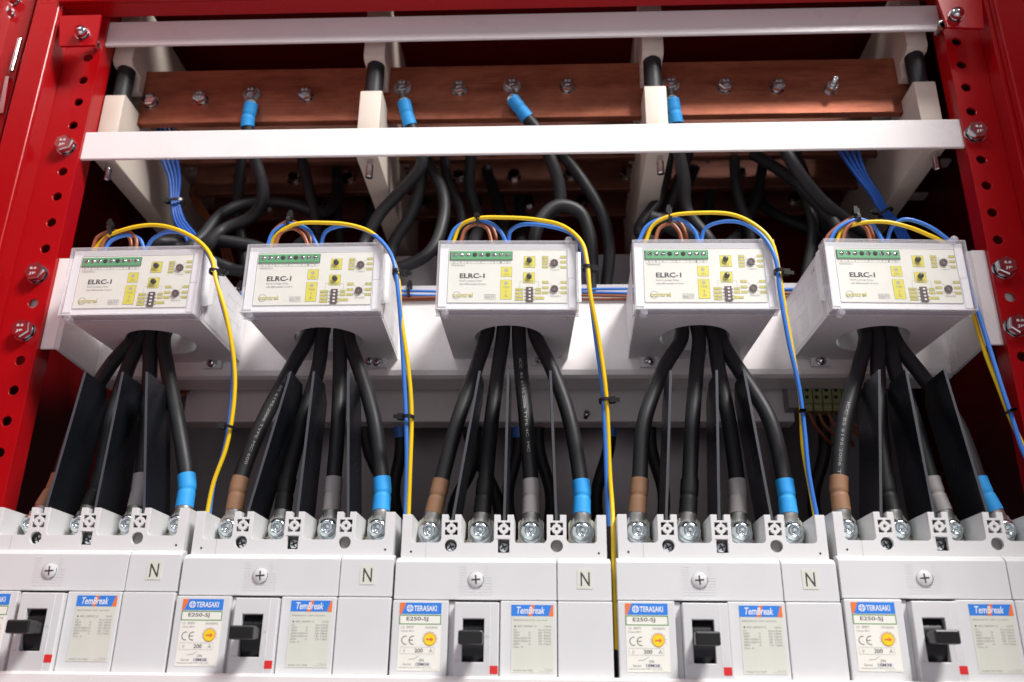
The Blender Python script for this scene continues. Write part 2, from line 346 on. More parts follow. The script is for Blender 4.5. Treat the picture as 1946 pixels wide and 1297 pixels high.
# relay mounting plate
pl = tag(empty('mounting_plate', (-30, 115, 244)), 'white plate behind the five relays with angled ends bolted to the uprights', 'mounting plate')
prof = [(117.5, 328), (115, 328), (115, 250), (117, 246), (121, 244), (150, 244), (150, 246), (122, 246.5), (118.8, 248), (117.5, 251)]
MB().prism([prof], -391, 330, 'white', 'x').build('face', pl, (-30, 115, 244), .8)
MB().box(-391, 330, 117.6, 150, 326, 328, 'white').build('top_flange', pl, (-30, 115, 244))
for sx, xe, xt in ((-1, -391, -387), (1, 330, 326)):
    xo = xt+sx*34
    for nm, a, b in (('flange', (xe, 115), (xt, 47)), ('tab', (xt, 47), (xo, 47))):
        mb = MB(); dx = 0
        n2 = 2.5*sx
        if nm == 'flange': q = [(a[0], a[1]), (a[0]-n2, a[1]+2.4), (b[0]-n2, b[1]+2.4), (b[0], b[1])]
        else: q = [(a[0], 46.6), (b[0], 46.6), (b[0], 49), (a[0], 49)]
        mb.prism([q], 244.2, 323, 'white', 'z').build(nm, pl, (-30, 115, 244), .8)
# lower plate and rear rail
lp = MB().box(-330, 212, 170, 173, 221, 275, 'white', .8).box(-330, 212, 173, 190, 221, 223, 'white')
lp = tag(lp.build('lower_plate', None, (-60, 170, 221)), 'grey plate seen below the white relay mounting plate', 'metal plate')
mb = MB().lathe([(2.6, 0), (2.6, 7), (1, 7)], P(1113, 793, 170), (.15, -1, .3), 'steel', 14); mb.build('screw', lp, (-60, 170, 221))
rr = MB().box(-190, 215, 200, 203, 340, 400, 'grey_sheet', .8)
tag(rr.build('rear_rail', None, (0, 200, 340)), 'dim grey rail behind the tops of the middle relays', 'metal rail')
fr = MB().prism([[(-6, 6.4), (-4.6, 8.0), (12, 8.0), (12, 5.8), (-3.6, 5.8), (-3.6, -60), (-6, -60)]], -470, 420, 'white', 'x')
tag(fr.build('front_rail', None, (-30, -6, -60), .5), 'pale sheet metal edge along the bottom under all five breakers', 'metal rail')

# ------------------------------------------------------------------ copper bars and supports
def busbar(y, x0, x1, label, bolts, front):
    r = tag(empty('busbar', ((x0+x1)/2, y, 483)), label, 'busbar', 'horizontal copper bars'); og = ((x0+x1)/2, y, 483)
    MB().box(x0, x1, y, y+8, 483.5, 542, 'copper' if front else 'shadedcopper', .7).build('bar', r, og)
    for i, c in enumerate(bolts):
        mb = MB(); cc = (c[0], y, c[1])
        if front and i == len(bolts)-1:
            mb.lathe([(6.4, 0), (6.4, 1.2), (5, 1.2)], cc, (0, -1, 0), 'steel', 24, False); mb.lathe([(5.4, 1.2), (5.4, 8), (3.4, 8)], cc, (0, -1, 0), 'zinc', 6, False)
            mb.lathe([(3.3, 8), (3.3, 12), (3, 12), (3, 12.6), (3.3, 12.6), (3.3, 15), (3, 15.2), (3, 16), (2.2, 17), (.9, 17), (.9, 14)], cc, (0, -1, 0), 'zinc', 18)
        else: hexbolt(mb, cc, r=5.9, h=4.8, washer=7.2, spin=random.random()*1.0, mark=front)
        mb.build('bolt', r, og)
    return r
fb = [(288, 196), (383, 190), (480, 183), (582, 184), (766, 170), (873, 171), (973, 167), (1078, 167), (1274, 165), (1377, 167), (1477, 168), (1578, 172)]
busbar(91, -382, 322, 'foremost copper bar carrying a row of hexagon bolts and blue sleeved lugs', [(P(x, y, 91).x, P(x, y, 91).z) for x, y in fb], True)
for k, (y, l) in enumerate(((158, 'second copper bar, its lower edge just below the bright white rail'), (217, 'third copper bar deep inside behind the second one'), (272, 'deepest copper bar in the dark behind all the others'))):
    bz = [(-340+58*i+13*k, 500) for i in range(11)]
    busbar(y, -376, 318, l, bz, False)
sup_lab = ['cream insulating support stack by the left end of the copper bar', 'cream insulating support stack between bolts four and five of the copper bar',
           'cream insulating support stack between bolts eight and nine of the copper bar', 'cream insulating support stack by the right end of the copper bar']
for (x, w_), lab in zip(((-388.5, 18), (-157.5, 19), (P(1245, 165, 60).x, 19), (P(1759, 165, 60).x, 18)), sup_lab):
    x = {0: x}.get(0)
    og = (x, 60, 427); r = tag(empty('busbar_support', og), lab, 'insulator', 'cream supports gripping the copper bars')
    # lower comb: slots for the four bars
    def comb(zb, zt, slot, yend, up):
        ys = [91, 158, 217, 272]; p = [(60, zb)]; p.append((yend, zb)); p.append((yend, zt))
        for yy in reversed(ys): p += [(yy+9, zt), (yy+9, slot), (yy-1, slot), (yy-1, zt)]
        p += [(62, zt), (60, zt-2)]
        return p
    MB().prism([comb(427, 493.5, 481.5, 300, 1)], x-w_/2, x+w_/2, 'cream', 'x').build('lower_block', r, og, .7)
    ys = [91, 158, 217, 272]; p = [(60, 600), (60, 531), (64, 527), (80, 527), (80, 512)]
    for yy in ys: p += [(yy-1, 512), (yy-1, 543), (yy+9, 543), (yy+9, 512)]
    p += [(300, 512), (300, 600)]
    MB().prism([p], x-w_/2, x+w_/2, 'cream', 'x').build('upper_block', r, og, .7)
    MB().lathe([(8, 0), (8, 34)], (x, 71, 493.5), (0, 0, 1), 'black', 24).build('spacer', r, og)
    mb = MB(); prf = []
    for i in range(9): prf += [(3.2, i*1.4), (2.7, i*1.4+.7)]
    mb.lathe([(.01, 0)]+prf+[(3, 20)], (x+2, 70, 410), (0, 0, 1), 'steel', 14).build('stud', r, og)

# ================================================================== BREAKERS (one prototype at x 0..140, then copies)
def rbox_u(x0, x1, zb, zt, r=2.6, n=5):
    """U notch outline from top left down and round to top right"""
    p = [(x0, zt)]
    for i in range(n+1): a = math.pi+math.pi/2*i/n; p.append((x0+r+r*math.cos(a), zb+r+r*math.sin(a)))
    for i in range(n+1): a = 1.5*math.pi+math.pi/2*i/n; p.append((x1-r+r*math.cos(a), zb+r+r*math.sin(a)))
    return p+[(x1, zt)]
BZ = -53
def make_breaker():
    og = (70, 0, BZ); r = empty('circuit_breaker', (70, 0, BZ)); B = lambda mb, n, bev=0: mb.build(n, r, og, bev)
    B(MB().box(.6, 139.4, 12, 90, BZ, 80, 'casing', .6), 'body')
    # terminal shroud face
    ZT = 110.6; out = [(2.2, 79.5), (137.8, 79.5), (137.8, ZT-3.0), (134.8, ZT)]
    # walk the top edge from right to left
    cuts = [(8.5, 28.5), (41.5, 63.5), (76.5, 98.5), (111.5, 131.5)]
    top = [(2.2, ZT)]
    prev = 2.2
    for i, (a, b) in enumerate(cuts):
        if i > 0:
            c = 35*i; top += [(c-2.3, ZT), (c-2.3, ZT-3.8), (c+2.3, ZT-3.8), (c+2.3, ZT)]
        top += rbox_u(a, b, 92, ZT)
    top += [(137.8, ZT)]
    loop = [(2.2, 79.5)]+top+[(137.8, 79.5)]
    holes = []
    for i in (1, 2, 3):
        c = 35*i; z = 101.3
        for qx in (-1, 1):
            for qz in (-1, 1):
                # corner pocket of the square grille, its inner edge rounded by the ring
                arc = [(c+qx*3.3*math.cos(t), z+qz*3.3*math.sin(t)) for t in (math.radians(v) for v in (12, 30, 45, 60, 78))]
                holes.append(arc+[(c+qx*.9, z+qz*4.2), (c+qx*4.2, z+qz*4.2), (c+qx*4.2, z+qz*.9)])
        holes.append(circ(c, z, 1.0, 10))
    holes += [circ(35, 90.2, 4.1), [(66.2, 85.6), (73.8, 85.6), (73.8, 94.4), (66.2, 94.4)], circ(105, 90.2, 4.1)]
    B(MB().prism([loop]+holes, 8, 11, 'shroud'), 'shroud_face', .35)
    mb = MB()
    for i, (a, b) in enumerate(((2.2, 8.5), (28.5, 41.5), (63.5, 76.5), (98.5, 111.5), (131.5, 137.8))):
        if i in (0, 4): mb.box(a, b, 11.02, 54, 82, ZT, 'shroud')
        else:
            mb.box(a, a+1.2, 11.02, 54, 92, ZT, 'shroud'); mb.box(b-1.2, b, 11.02, 54, 92, ZT, 'shroud')
            mb.box(a+1.2, a+4.1, 11.02, 54, 107.4, ZT, 'shroud'); mb.box(b-4.1, b-1.2, 11.02, 54, 107.4, ZT, 'shroud')
    for a, b in cuts: mb.box(a, b, 11.02, 54, 88, 92, 'shroud')
    B(mb, 'shroud_wall')
    B(MB().box(3, 137, 54.1, 88, 80.2, 106, 'black'), 'rear_shroud')
    for c in (35, 70, 105): B(MB().box(c-4.9, c+4.9, 16.5 if c < 100 else 12.2, 26, 84, 98, 'pit'), 'hole_backing')
    for c in (35, 70):
        mb = MB().lathe([(3.6, 0), (3.6, 1.5), (2.8, 2.4), (.01, 2.6)], (c, 14, 89.5), (0, -1, 0), 'zinc', 20)
        for q in range(2):
            a = math.radians(25+90*q); d = Vector((math.cos(a), 0, math.sin(a))); n = Vector((-d.z, 0, d.x)); p = Vector((c, 11.25, 89.5))
            mb.raw([p+d*2.3+n*.45, p+d*2.3-n*.45, p-d*2.3-n*.45, p-d*2.3+n*.45], [(0, 1, 2, 3)], 'hole')
        B(mb, 'screw')
    B(MB().disc(8.8, 86, .75, 7.9, 'hole', 12), 'pin_hole'); B(MB().disc(132.5, 85.6, .75, 7.9, 'hole', 12), 'pin_hole'); B(MB().rect(18.6, 18.75, 80, 91.5, 7.9, 'inkg'), 'mould_line')
    # upper cover: three pole part and neutral part
    def cover(x0, x1):
        pr = [(2, 55), (12, 55), (12, 82), (8.2, 82.0), (4.6, 80.8), (2, 78.4)]
        return MB().prism([pr], x0, x1, 'casing', 'x')
    B(cover(.3, 104.7), 'upper_cover', .5); B(cover(105.3, 139.7), 'neutral_cover', .5)
    mb = MB()
    for k in range(11):
        z = 58.2+k*1.75; x0, x1 = 42, 63.5
        if 65 < z < 76.5: mb.box(x0, 46.6, 1.86, 2.1, z, z+.4, 'casing'); mb.box(58.6, x1-(3 if z > 70 else 0), 1.86, 2.1, z, z+.4, 'casing')
        else: mb.box(x0, x1 if z < 60 or z > 76.5 else x1, 1.86, 2.1, z, z+.4, 'casing')
    B(mb, 'ribs')
    mb = MB().lathe([(5.1, 0), (5.1, .5), (4.7, .9), (.01, .9)], (52.8, 2.05, 67.6), (0, -1, 0), 'casing', 32)
    mb.ringxz(52.8, 67.6, 4.9, 5.25, 1.1, 'ink', -70, 20).ringxz(52.8, 67.6, 5.0, 5.15, 1.1, 'inkg', 20, 290)
    for q in (0, 90):
        a = math.radians(q+4); d = Vector((math.cos(a), 0, math.sin(a))); n = Vector((-d.z, 0, d.x)); p = Vector((52.8, 1.08, 67.6))
        mb.raw([p+d*2.9+n*.5, p+d*2.9-n*.5, p-d*2.9-n*.5, p-d*2.9+n*.5], [(0, 1, 2, 3)], 'ink')
    B(mb, 'cover_screw')
    mb = MB().box(118, 128, 1.75, 2.02, 62.2, 74.4, 'label2').text('N', 120.1, 126.0, 63.9, 72.6, 1.7, 'ink', .006)
    B(mb, 'neutral_sticker')
    # lower front: left module, right module, neutral module
    B(MB().box(.2, 36, 0, 12.5, BZ, 54.4, 'casing', .7), 'trip_module')
    B(MB().box(36.2, 40, 4, 12.5, BZ, 54.2, 'casing').box(36.2, 70, 2.6, 12.5, 54.4, 54.9, 'hole'), 'joint_strip')
    B(MB().box(69, 104.7, 0, 12.5, BZ, 54.4, 'casing', .7), 'rating_module')
    B(MB().box(105.3, 139.8, .4, 12.5, BZ, 54.4, 'casing', .7), 'neutral_module')
    WX0, WX1, WZ0, WZ1 = 45.6, 59.2, 17.4, 43.0
    B(MB().prism([[(40.2, BZ), (68.4, BZ), (68.4, 53.2), (40.2, 53.2)], [(WX0, WZ0), (WX1, WZ0), (WX1, WZ1), (WX0, WZ1)]], -3.6, 12, 'casing'), 'toggle_panel', .6)
    B(MB().box(62.8, 63.1, -3.75, -3.5, BZ, 53, 'whiteprint').box(62.8, 68.2, -3.72, -3.55, 10.6, 15.4, 'redp'), 'trip_marker')
    mb = MB()                                                    # curved black slide in the window, then the handle
    arc = [(-1.5+12-math.sqrt(max(0, 22**2-(z-30.2)**2))+9.6, z) for z in [WZ0+.3+i*(WZ1-WZ0-.6)/12 for i in range(13)]]
    mb.prism([[(12, WZ0+.3)]+arc+[(12, WZ1-.3)]], WX0+.2, WX1-.2, 'blackgloss', 'x')
    B(mb, 'toggle_slide')
    mb = MB().box(46.4, 58.4, -14, 0, 27.6, 34.8, 'tie', .8).box(44.6, 59.6, -21.5, -13, 27.0, 35.2, 'tie', 1.1)
    for q in range(3): mb.box(47.6+q*3.6, 50+q*3.6, -12, -2, 34.85, 35.5, 'tie')
    B(mb, 'toggle_handle')
    B(MB().text('ON', 60.0, 62.2, 31.5, 33, -3.66, 'inklight').text('OFF', 41.4, 44.4, 17, 18.4, -3.66, 'inklight').ringxz(61, 26, 1.6, 1.75, -3.66, 'inklight', -60, 70), 'toggle_marks')
    # maker's label
    L = MB().box(5.0, 31.6, -.22, .02, 11.8, 52.6, 'label'); y = -.3
    L.rect(5.0, 31.6, 45.6, 52.6, y, 'blueprint').raw([(5, y-.05, 45.6), (6.1, y-.05, 45.6), (9.0, y-.05, 52.6), (5, y-.05, 52.6)], [(0, 1, 2, 3)], 'orange')
    L.disc(11.4, 49.1, 2.15, y-.08, 'whiteprint').ringxz(11.4, 49.1, 1.15, 1.4, y-.12, 'blueprint').rect(11.2, 11.6, 47.2, 51, y-.12, 'blueprint').rect(9.6, 13.2, 48.9, 49.3, y-.12, 'blueprint')
    L.text('TERASAKI', 14.0, 28.6, 47.4, 50.8, y-.08, 'whiteprint', .018)
    L.frame(5.0, 31.6, 39.3, 45.2, .55, y, 'greenprint').text('E250-SJ', 9.5, 23.4, 41.0, 43.9, y, 'ink', .01)
    L.text('Ui  800V', 6.6, 14.6, 36.9, 38.4, y, 'inkg').text('50/60Hz', 21.6, 29.6, 36.9, 38.2, y, 'inkg').text('Uimp 8kV', 6.6, 14.6, 34.5, 36, y, 'inkg')
    for cx, full in ((9.6, 0), (14.2, 1)):
        L.ringxz(cx, 29.8, 2.2, 2.65, y, 'ink', 75, 285)
        if full: L.rect(cx-2.2, cx+.2, 29.6, 30.05, y, 'ink')
    L.ringxz(24.8, 30.4, 4.3, 4.45, y, 'inkg', -20, 200)
    for k in range(9): L.disc(24.8+4.9*math.cos(math.radians(-20+27*k)), 30.4+4.9*math.sin(math.radians(-20+27*k)), .22, y, 'inkg', 6)
    L.frame(6.4, 28, 21.6, 25.8, .18, y, 'inklight').text('Ir', 8.6, 10, 22.6, 24.8, y, 'inkg').text('200', 15.6, 20.8, 22.5, 24.9, y, 'ink', .012).text('A', 24.6, 27, 22.5, 24.9, y, 'inkg')
    L.raw([(12, y, 18.6), (15.6, y, 19), (18.4, y, 20.6), (18.5, y, 20.4), (15.7, y, 18.7), (12, y, 18.3)], [(0, 1, 4, 5), (1, 2, 3, 4)], 'inkg').text('ON', 18.6, 21.6, 17.2, 18.8, y, 'ink')
    L.text('Serial', 8.6, 13.6, 14.9, 16.3, y, 'inkg').rect(16.2, 26.2, 14.5, 16.9, y, 'sticker').text('18M38', 16.8, 25, 14.8, 16.5, y-.05, 'ink', .01)
    L.text('TERASAKI ELECTRIC CO.,LTD', 5.8, 26.6, 13.1, 14, y, 'inkg').text('MADE IN JAPAN', 21, 30, 12.2, 12.7, y, 'inklight')
    lb = B(L, 'rating_label')
    mb = MB().lathe([(3.6, 0), (3.6, .3), (.01, .3)], (24.8, -.25, 30.4), (0, -1, 0), 'yellowbtn', 28, False).ringxz(24.8, 30.4, 3.6, 4.0, -.32, 'ring')
    mb.rect(22.7, 25.4, 29.95, 30.85, -.62, 'ring').raw([(25.4, -.62, 29), (27.2, -.62, 30.4), (25.4, -.62, 31.8)], [(0, 1, 2)], 'ring').build('current_dial', lb, og)
    # breaking capacity label
    L = MB().box(75.6, 102.2, -.22, .02, 11.8, 52.2, 'label2'); y = -.3
    L.rect(75.6, 102.2, 45.4, 52.2, y, 'blueprint').raw([(99.0, y-.05, 45.4), (102.2, y-.05, 45.4), (102.2, y-.05, 52.2), (101.2, y-.05, 52.2)], [(0, 1, 2, 3)], 'orange')
    L.raw([(86, y-.05, 45.4), (88.6, y-.05, 45.4), (90.4, y-.05, 52.2), (88.2, y-.05, 52.2)], [(0, 1, 2, 3)], 'orange')
    L.text('TemBreak', 78.4, 96.4, 46.7, 51, y-.1, 'whiteprint', .014, .15)
    L.text('BREAKING CAP. (sym)kA', 77, 98.2, 42.3, 43.4, y, 'inkg').disc(78, 39.2, .5, y, 'ink', 10).text('IEC 60947-2', 79.6, 91.4, 38.7, 39.8, y, 'inkg').text('kA/S', 96.8, 100.6, 38.7, 39.8, y, 'inkg')
    rows = [('Ue', '', 'Icu/Ics'), ('220V', 'N', '65/ 33kA'), ('400V', 'N', '36/ 36kA'), ('440V/450V', 'N', '25/ 25kA'), ('500V/525V', 'N', '18/ 11kA'), ('690V', 'N', '7.5/ 7.5kA'), ('Cat. A', '', '')]
    for k, (a_, b_, c_) in enumerate(rows):
        z = 36.7-k*1.72; L.text(a_, 77, 77+len(a_)*1.02, z, z+1.1, y, 'inkg')
        if b_: L.text(b_, 86.6, 87.6, z, z+1.1, y, 'inkg')
        if c_: L.text(c_, 92.6, 100.6, z, z+1.1, y, 'inkg')
    L.text('PUSH TO TRIP', 77.4, 89.4, 12.6, 13.6, y, 'inkg').text('TERASAKI', 96, 101.4, 13.5, 14.1, y, 'inklight').text('MADE IN JAPAN', 93, 101.4, 12.5, 13.1, y, 'inklight')
    B(L, 'capacity_label')
    # terminals
    for k in range(4):
        c = 18.4+34.0*k if k else 18.4
        c = [17.5, 52.5, 87.5, 122.5][k]
        mb = MB().prism([[(c-11, 86), (c+11, 86), (c+11, 96), (c+9, 99.5), (c+9, 110.5), (c+7.6, 112.5), (c-7.6, 112.5), (c-9, 110.5), (c-9, 99.5), (c-11, 96)]], 38, 43, 'plate')
        for q in range(5): mb.box(c-11.2, c-9.4, 37.6, 38, 91+q*1.6, 91.8+q*1.6, 'plate'); mb.box(c+9.4, c+11.2, 37.6, 38, 91+q*1.6, 91.8+q*1.6, 'plate')
        tp = B(mb, 'terminal_plate', .3)
        z = 103.2
        mb = MB().lathe([(8.2, 0), (8.2, 1.4), (6.8, 1.4)], (c, 34.4, z), (0, -1, 0), 'zinc', 30, False).lathe([(7.2, 1.4), (7.2, 3.0), (5, 3)], (c, 34.4, z), (0, -1, 0), 'zinc', 30, False)
        mb.lathe([(6.4, 3.0), (6.6, 3.5), (6.6, 6.0), (6.1, 7.4), (4.6, 8.4), (3.4, 8.7), (3.2, 8.0), (3.0, 5.5), (.01, 5.2)], (c, 34.4, z), (0, -1, 0), 'zinc', 30)
        mb.build('terminal_bolt', tp, og)
    return r
proto = make_breaker()
bcx = [-313.7, -172.6, -31.7, 111.3, 252.4]; bdz = [2.6, .4, -1.2, -.6, 1.6]; brot = [1.6, .6, 0, 0, -.8]
breakers = []
for i in range(5):
    o = proto if i == 0 else copy_tree(proto)
    o.location = Vector((bcx[i], 0, BZ+bdz[i]))*S
    lab = ['pale grey moulded circuit breaker cut off by the left edge of the photo',
           'pale grey moulded circuit breaker, second from the left of the five',
           'pale grey moulded circuit breaker in the middle of the row of five',
           'pale grey moulded circuit breaker, fourth from the left, toggle leaning right',
           'pale grey moulded circuit breaker cut off by the right edge of the photo'][i]
    for ch in o.children:
        if ch.name.split('.')[0] in ('neutral_sticker', 'rating_label', 'capacity_label'): ch.location += Vector((random.uniform(-.35, .35), 0, random.uniform(-.3, .3)))*S
    tag(o, lab, 'circuit breaker', 'row of five circuit breakers'); breakers.append(o)
def bx(i, x): return bcx[i]-70+x

# ------------------------------------------------------------------ phase barriers
FR = [[((95, 966), (163, 704)), ((182, 970), (234, 704)), ((268, 972), (279, 704))],
      [((458, 974), (552, 707)), ((557, 976), (597, 702)), ((655, 978), (662, 702))],
      [((861, 976), (912, 703)), ((961, 978), (966, 703)), ((1061, 978), (1046, 703))],
      [((1271, 976), (1275, 700)), ((1372, 976), (1362, 700)), ((1473, 976), (1414, 703))],
      [((1677, 970), (1671, 703)), ((1773, 970), (1722, 703)), ((1868, 970), (1795, 703))]]
cn = ['brown and black', 'black and grey', 'grey and blue']
for i in range(5):
    for k in range(3):
        b_, t_ = FR[i][k]; b0 = Vector((bx(i, 35*(k+1)), 13, 106.8+bdz[i])); t0 = P(*t_, 13); t0 = b0+(t0-b0)*((213-b0.z)/(t0.z-b0.z))
        H = Vector((.9, 0, 0)); D = Vector((0, 42, 0)); D2 = Vector((0, 30, 0)); cut = Vector((0, 10, -12))
        mb = MB()
        f = [b0-H, b0+H, t0+H, t0-H]
        # sheet with a clipped upper rear corner
        t1 = t0+D2; m1 = t0+D+(b0-t0)*.11; b1 = b0+D
        for sgn in (-1, 1):
            h = H*sgn; mb.raw([b0+h, t0+h, t1+h, m1+h, b1+h], [(0, 1, 2, 3, 4)], 'blackgloss')
        pts = [b0, t0, t1, m1, b1]
        for q in range(5):
            a_, c_ = pts[q], pts[(q+1) % 5]; mb.raw([a_-H, a_+H, c_+H, c_-H], [(0, 1, 2, 3)], 'blackedge' if q == 0 else 'blackgloss')
        o = mb.build('phase_barrier', None, b0)
        tag(o, 'black barrier sheet between %s cables of %s' % (cn[k], the(i, 'breaker')), 'barrier', 'black phase barriers standing on the breakers')

# ================================================================== RELAYS
def make_relay():
    r = empty('earth_leakage_relay', (0, 0, 0)); B = lambda mb, n, bev=0, p=None: mb.build(n, p or r, (0, 0, 0), bev)
    def out(y0, y1, w0, w1): return [(-w0, y0), (w0, y0), (w1, y1), (-w1, y1)]
    hole = circ(0, 56, 27, 48)
    scr = [(-45, 14), (45, 14), (-42, 97), (42, 97)]
    mb = MB().prism([out(1.5, 103, 50.6, 47.8), hole]+[circ(x, y, 1.9, 12) for x, y in scr], 0, 3, 'relay', 'z')
    mb.prism([out(1.5, 103, 50.6, 47.8), hole], 3.001, 53.5, 'relay', 'z')
    B(mb, 'casing', 0)
    B(MB().prism([out(-1.2, 1.4, 50.9, 50.9)], .2, 53.6, 'relaywhite', 'z').box(-50.9, -44.6, -1.9, -1.25, 2, 53, 'relaywhite', .25).box(45, 50.6, -1.9, -1.25, 1.4, 25, 'relaywhite', .25).box(44.4, 50.6, -1.7, -1.25, 25.4, 53, 'relaywhite', .25), 'front_frame')
    B(MB().lathe([(26.9, .5), (26.9, 53)], (0, 56, 0), (0, 0, 1), 'relaywhite', 48, True, False), 'bore_liner')
    # printed face
    y = -1.7; L = MB().box(-44.4, 44.2, -1.6, -1.2, 5.2, 48.8, 'label'); U = lambda X: (X-40)/1170*102-51; V = lambda Y: 53.6-(Y-268)/532*53.6
    L.frame(-44.4, 44.2, 5.2, 48.8, .25, y, 'inkg')
    def yb(X0, X1, Y0, Y1, m='yellow'):
        L.rect(U(X0), U(X1), V(Y1), V(Y0), y, 'inkg'); L.rect(U(X0)+.25, U(X1)-.25, V(Y1)+.25, V(Y0)-.25, y-.06, m)
    def tx(s_, X0, X1, Y0, Y1, m='inkg', bold=.0): L.text(s_, U(X0), U(X1), V(Y1), V(Y0), y-.12, m, bold)
    L.frame(U(136), U(652), V(432), V(408), .14, y, 'inkg')
    for k in range(9):
        ch = '654 3 210'[k]; xc = 165+57.2*k
        if ch != ' ': tx(ch, xc-7, xc+7, 413, 428)
        if k: L.rect(U(136+57.3*k), U(136+57.3*k)+.13, V(432), V(408), y, 'inkg')
    tx('TERMINALS', 140, 258, 439, 452)
    [L.text('ELRC-1', U(218)+q_, U(427)+q_, V(549), V(511), y-.12-.02*n_, 'ink', .006) for n_, q_ in enumerate((0, .3))]; tx('Earth Leakage Relay', 218, 410, 564, 580); tx('relè differenziale di terra', 218, 446, 589, 604)
    L.ringxz(U(196), V(688), 2.7, 3.0, y, 'inkg', 0, 360, 30); tx('contrel', 166, 334, 668, 704, 'inkg', .016); L.text('contrel', U(168), U(332), V(702), V(670), y-.2, 'yellow', .0)
    L.frame(U(432), U(526), V(720), V(680), .2, y, 'inkg'); tx('N/A', 440, 476, 686, 714, 'inkg'); tx('/VV', 478, 520, 686, 714, 'inkg')
    yb(568, 663, 457, 540); tx('ON', 594, 634, 512, 528); yb(565, 662, 562, 720); tx('TRIP', 588, 642, 616, 632)
    tx('Z', 605, 622, 652, 690); L.rect(U(598), U(634), V(700), V(697), y-.12, 'inkg')
    yb(762, 860, 370, 463); tx('TEST', 784, 838, 440, 456); yb(758, 858, 503, 590); tx('RESET', 772, 846, 568, 585)
    for X0, X1, Ys in ((918, 970, (378, 403, 430, 458)), (1075, 1125, (377, 417, 460)), (918, 972, (582, 627, 667)), (1075, 1128, (582, 627, 667)), (690, 760, (640, 668, 695, 720)), (862, 910, (640, 668))):
        for k, Y in enumerate(Ys):
            yb(X0, X1, Y-11, Y+11); tx({918: ('0.2', '0.1', '0.05', '0.02'), 1075: ('0.3', '0.5', '0.8'), 690: ('auto', 'x10', 'x0.1', 'x0.01'), 862: ('man', 'x1')}[X0][k], X0+8, X1-8, Y-7, Y+7)
            xk = U(X1) if X0 < 1000 and X0 != 862 else U(X0)
            if X0 > 900: cxk, czk = 1022, (425 if Ys[0] < 400 else 637)
            else: cxk, czk = 812, Y
            a_ = Vector((xk, y, V(Y))); c_ = Vector((U(cxk), y, V(czk))); n_ = (c_-a_).normalized().cross(Vector((0, 1, 0)))*.09
            L.raw([a_+n_, a_-n_, c_-n_, c_+n_], [(0, 1, 2, 3)], 'inkg')
    yb(845, 862, 695, 725); yb(866, 936, 698, 720); tx('Vr On/L', 872, 930, 703, 716)
    tx('t (sec)', 988, 1062, 473, 490); tx('IΔn(A)', 990, 1074, 684, 703)
    for X in (730, 888): L.rect(U(X), U(X)+.16, V(628), V(575), y, 'inkg')
    L.rect(U(730), U(758), V(575), V(575)+.16, y, 'inkg'); L.rect(U(858), U(888), V(575), V(575)+.16, y, 'inkg')
    for Y in (486, 590): L.disc(U(613), V(Y), 1.45, y-.12, 'inklight', 18)
    B(L, 'printed_face')
    mb = MB().box(U(128), U(134.5), -2, -1.4, V(404), V(330), 'tie').box(U(660), U(665), -2, -1.4, V(404), V(330), 'tie').box(U(134), U(660), -2.6, -1.3, V(400), V(332), 'green', .2)
    ts = B(mb, 'terminal_strip'); rnd = random.Random(3)
    for k in range(9):
        X = 172+56.6*k; dark = k in (3, 5)
        mb = MB().lathe([(1.75, 0), (1.75, .25), (.01, .25)], (U(X), -2.55, V(362)), (0, -1, 0), 'hole' if dark else 'steel', 18)
        if not dark:
            a_ = rnd.random()*3; d = Vector((math.cos(a_), 0, math.sin(a_))); n = Vector((-d.z, 0, d.x)); p = Vector((U(X), -2.86, V(362)))
            mb.raw([p+d*1.6+n*.3, p+d*1.6-n*.3, p-d*1.6-n*.3, p-d*1.6+n*.3], [(0, 1, 2, 3)], 'hole')
        B(mb, 'screw', 0, ts)
    for Y in (405, 537): B(MB().lathe([(2.0, 0), (2.0, 1.8), (1.5, 2.2), (.01, 2.3)], (U(809), -1.7, V(Y)), (0, -1, 0), 'tie', 20), 'push_button')
    for Y in (425, 637):
        k_ = MB().lathe([(2.9, 0), (2.7, 1.3), (1.3, 1.3), (1.2, .9), (.01, .9)], (U(1023), -1.7, V(Y)), (0, -1, 0), 'brownknob', 14, False)
        k_.rect(U(1023)-.3, U(1023)+.3, V(Y)-1, V(Y)+1, -2.7, 'inkg'); B(k_, 'adjusting_knob')
    mb = MB().box(U(784), U(842), -2.3, -1.6, V(740), V(622), 'brownknob', .15)
    for k in range(4): mb.box(U(806), U(824), -2.8, -2.3, V(648+27*k), V(636+27*k), 'whiteprint')
    for k in range(4):
        for X in (776, 845): mb.box(U(X)-.3, U(X)+.6, -2.0, -1.6, V(645+27*k), V(639+27*k), 'inkg')
    B(mb, 'slide_switches')
    # clear cover: pane, rims and two round ears
    cv = B(MB().box(-51.6, 51.6, -4.6, -4.0, -.6, 54.2, 'cover'), 'clear_cover')
    mb = MB()
    for a_ in ((-52.4, -51.2, -1.4, 54.9), (51.2, 52.4, -1.4, 54.9)): mb.box(a_[0], a_[1], -4.9, 7, a_[2], a_[3], 'rim', .3)
    for z0, z1 in ((-1.4, -.3), (53.9, 55.0)): mb.box(-51.1, 51.1, -4.9, 7, z0, z1, 'rim', .3)
    for x, z in ((-45.4, -3.0), (45.6, 56.6)):
        mb.lathe([(2.9, 0), (2.9, 5), (2.4, 5.6), (.01, 5.6)], (x, 2, z), (0, -1, 0), 'rim', 20)
    mb.box(-52.9, 52.9, 6, 7.6, -1.9, -1.45, 'rim'); B(mb, 'cover_rim', 0, cv)
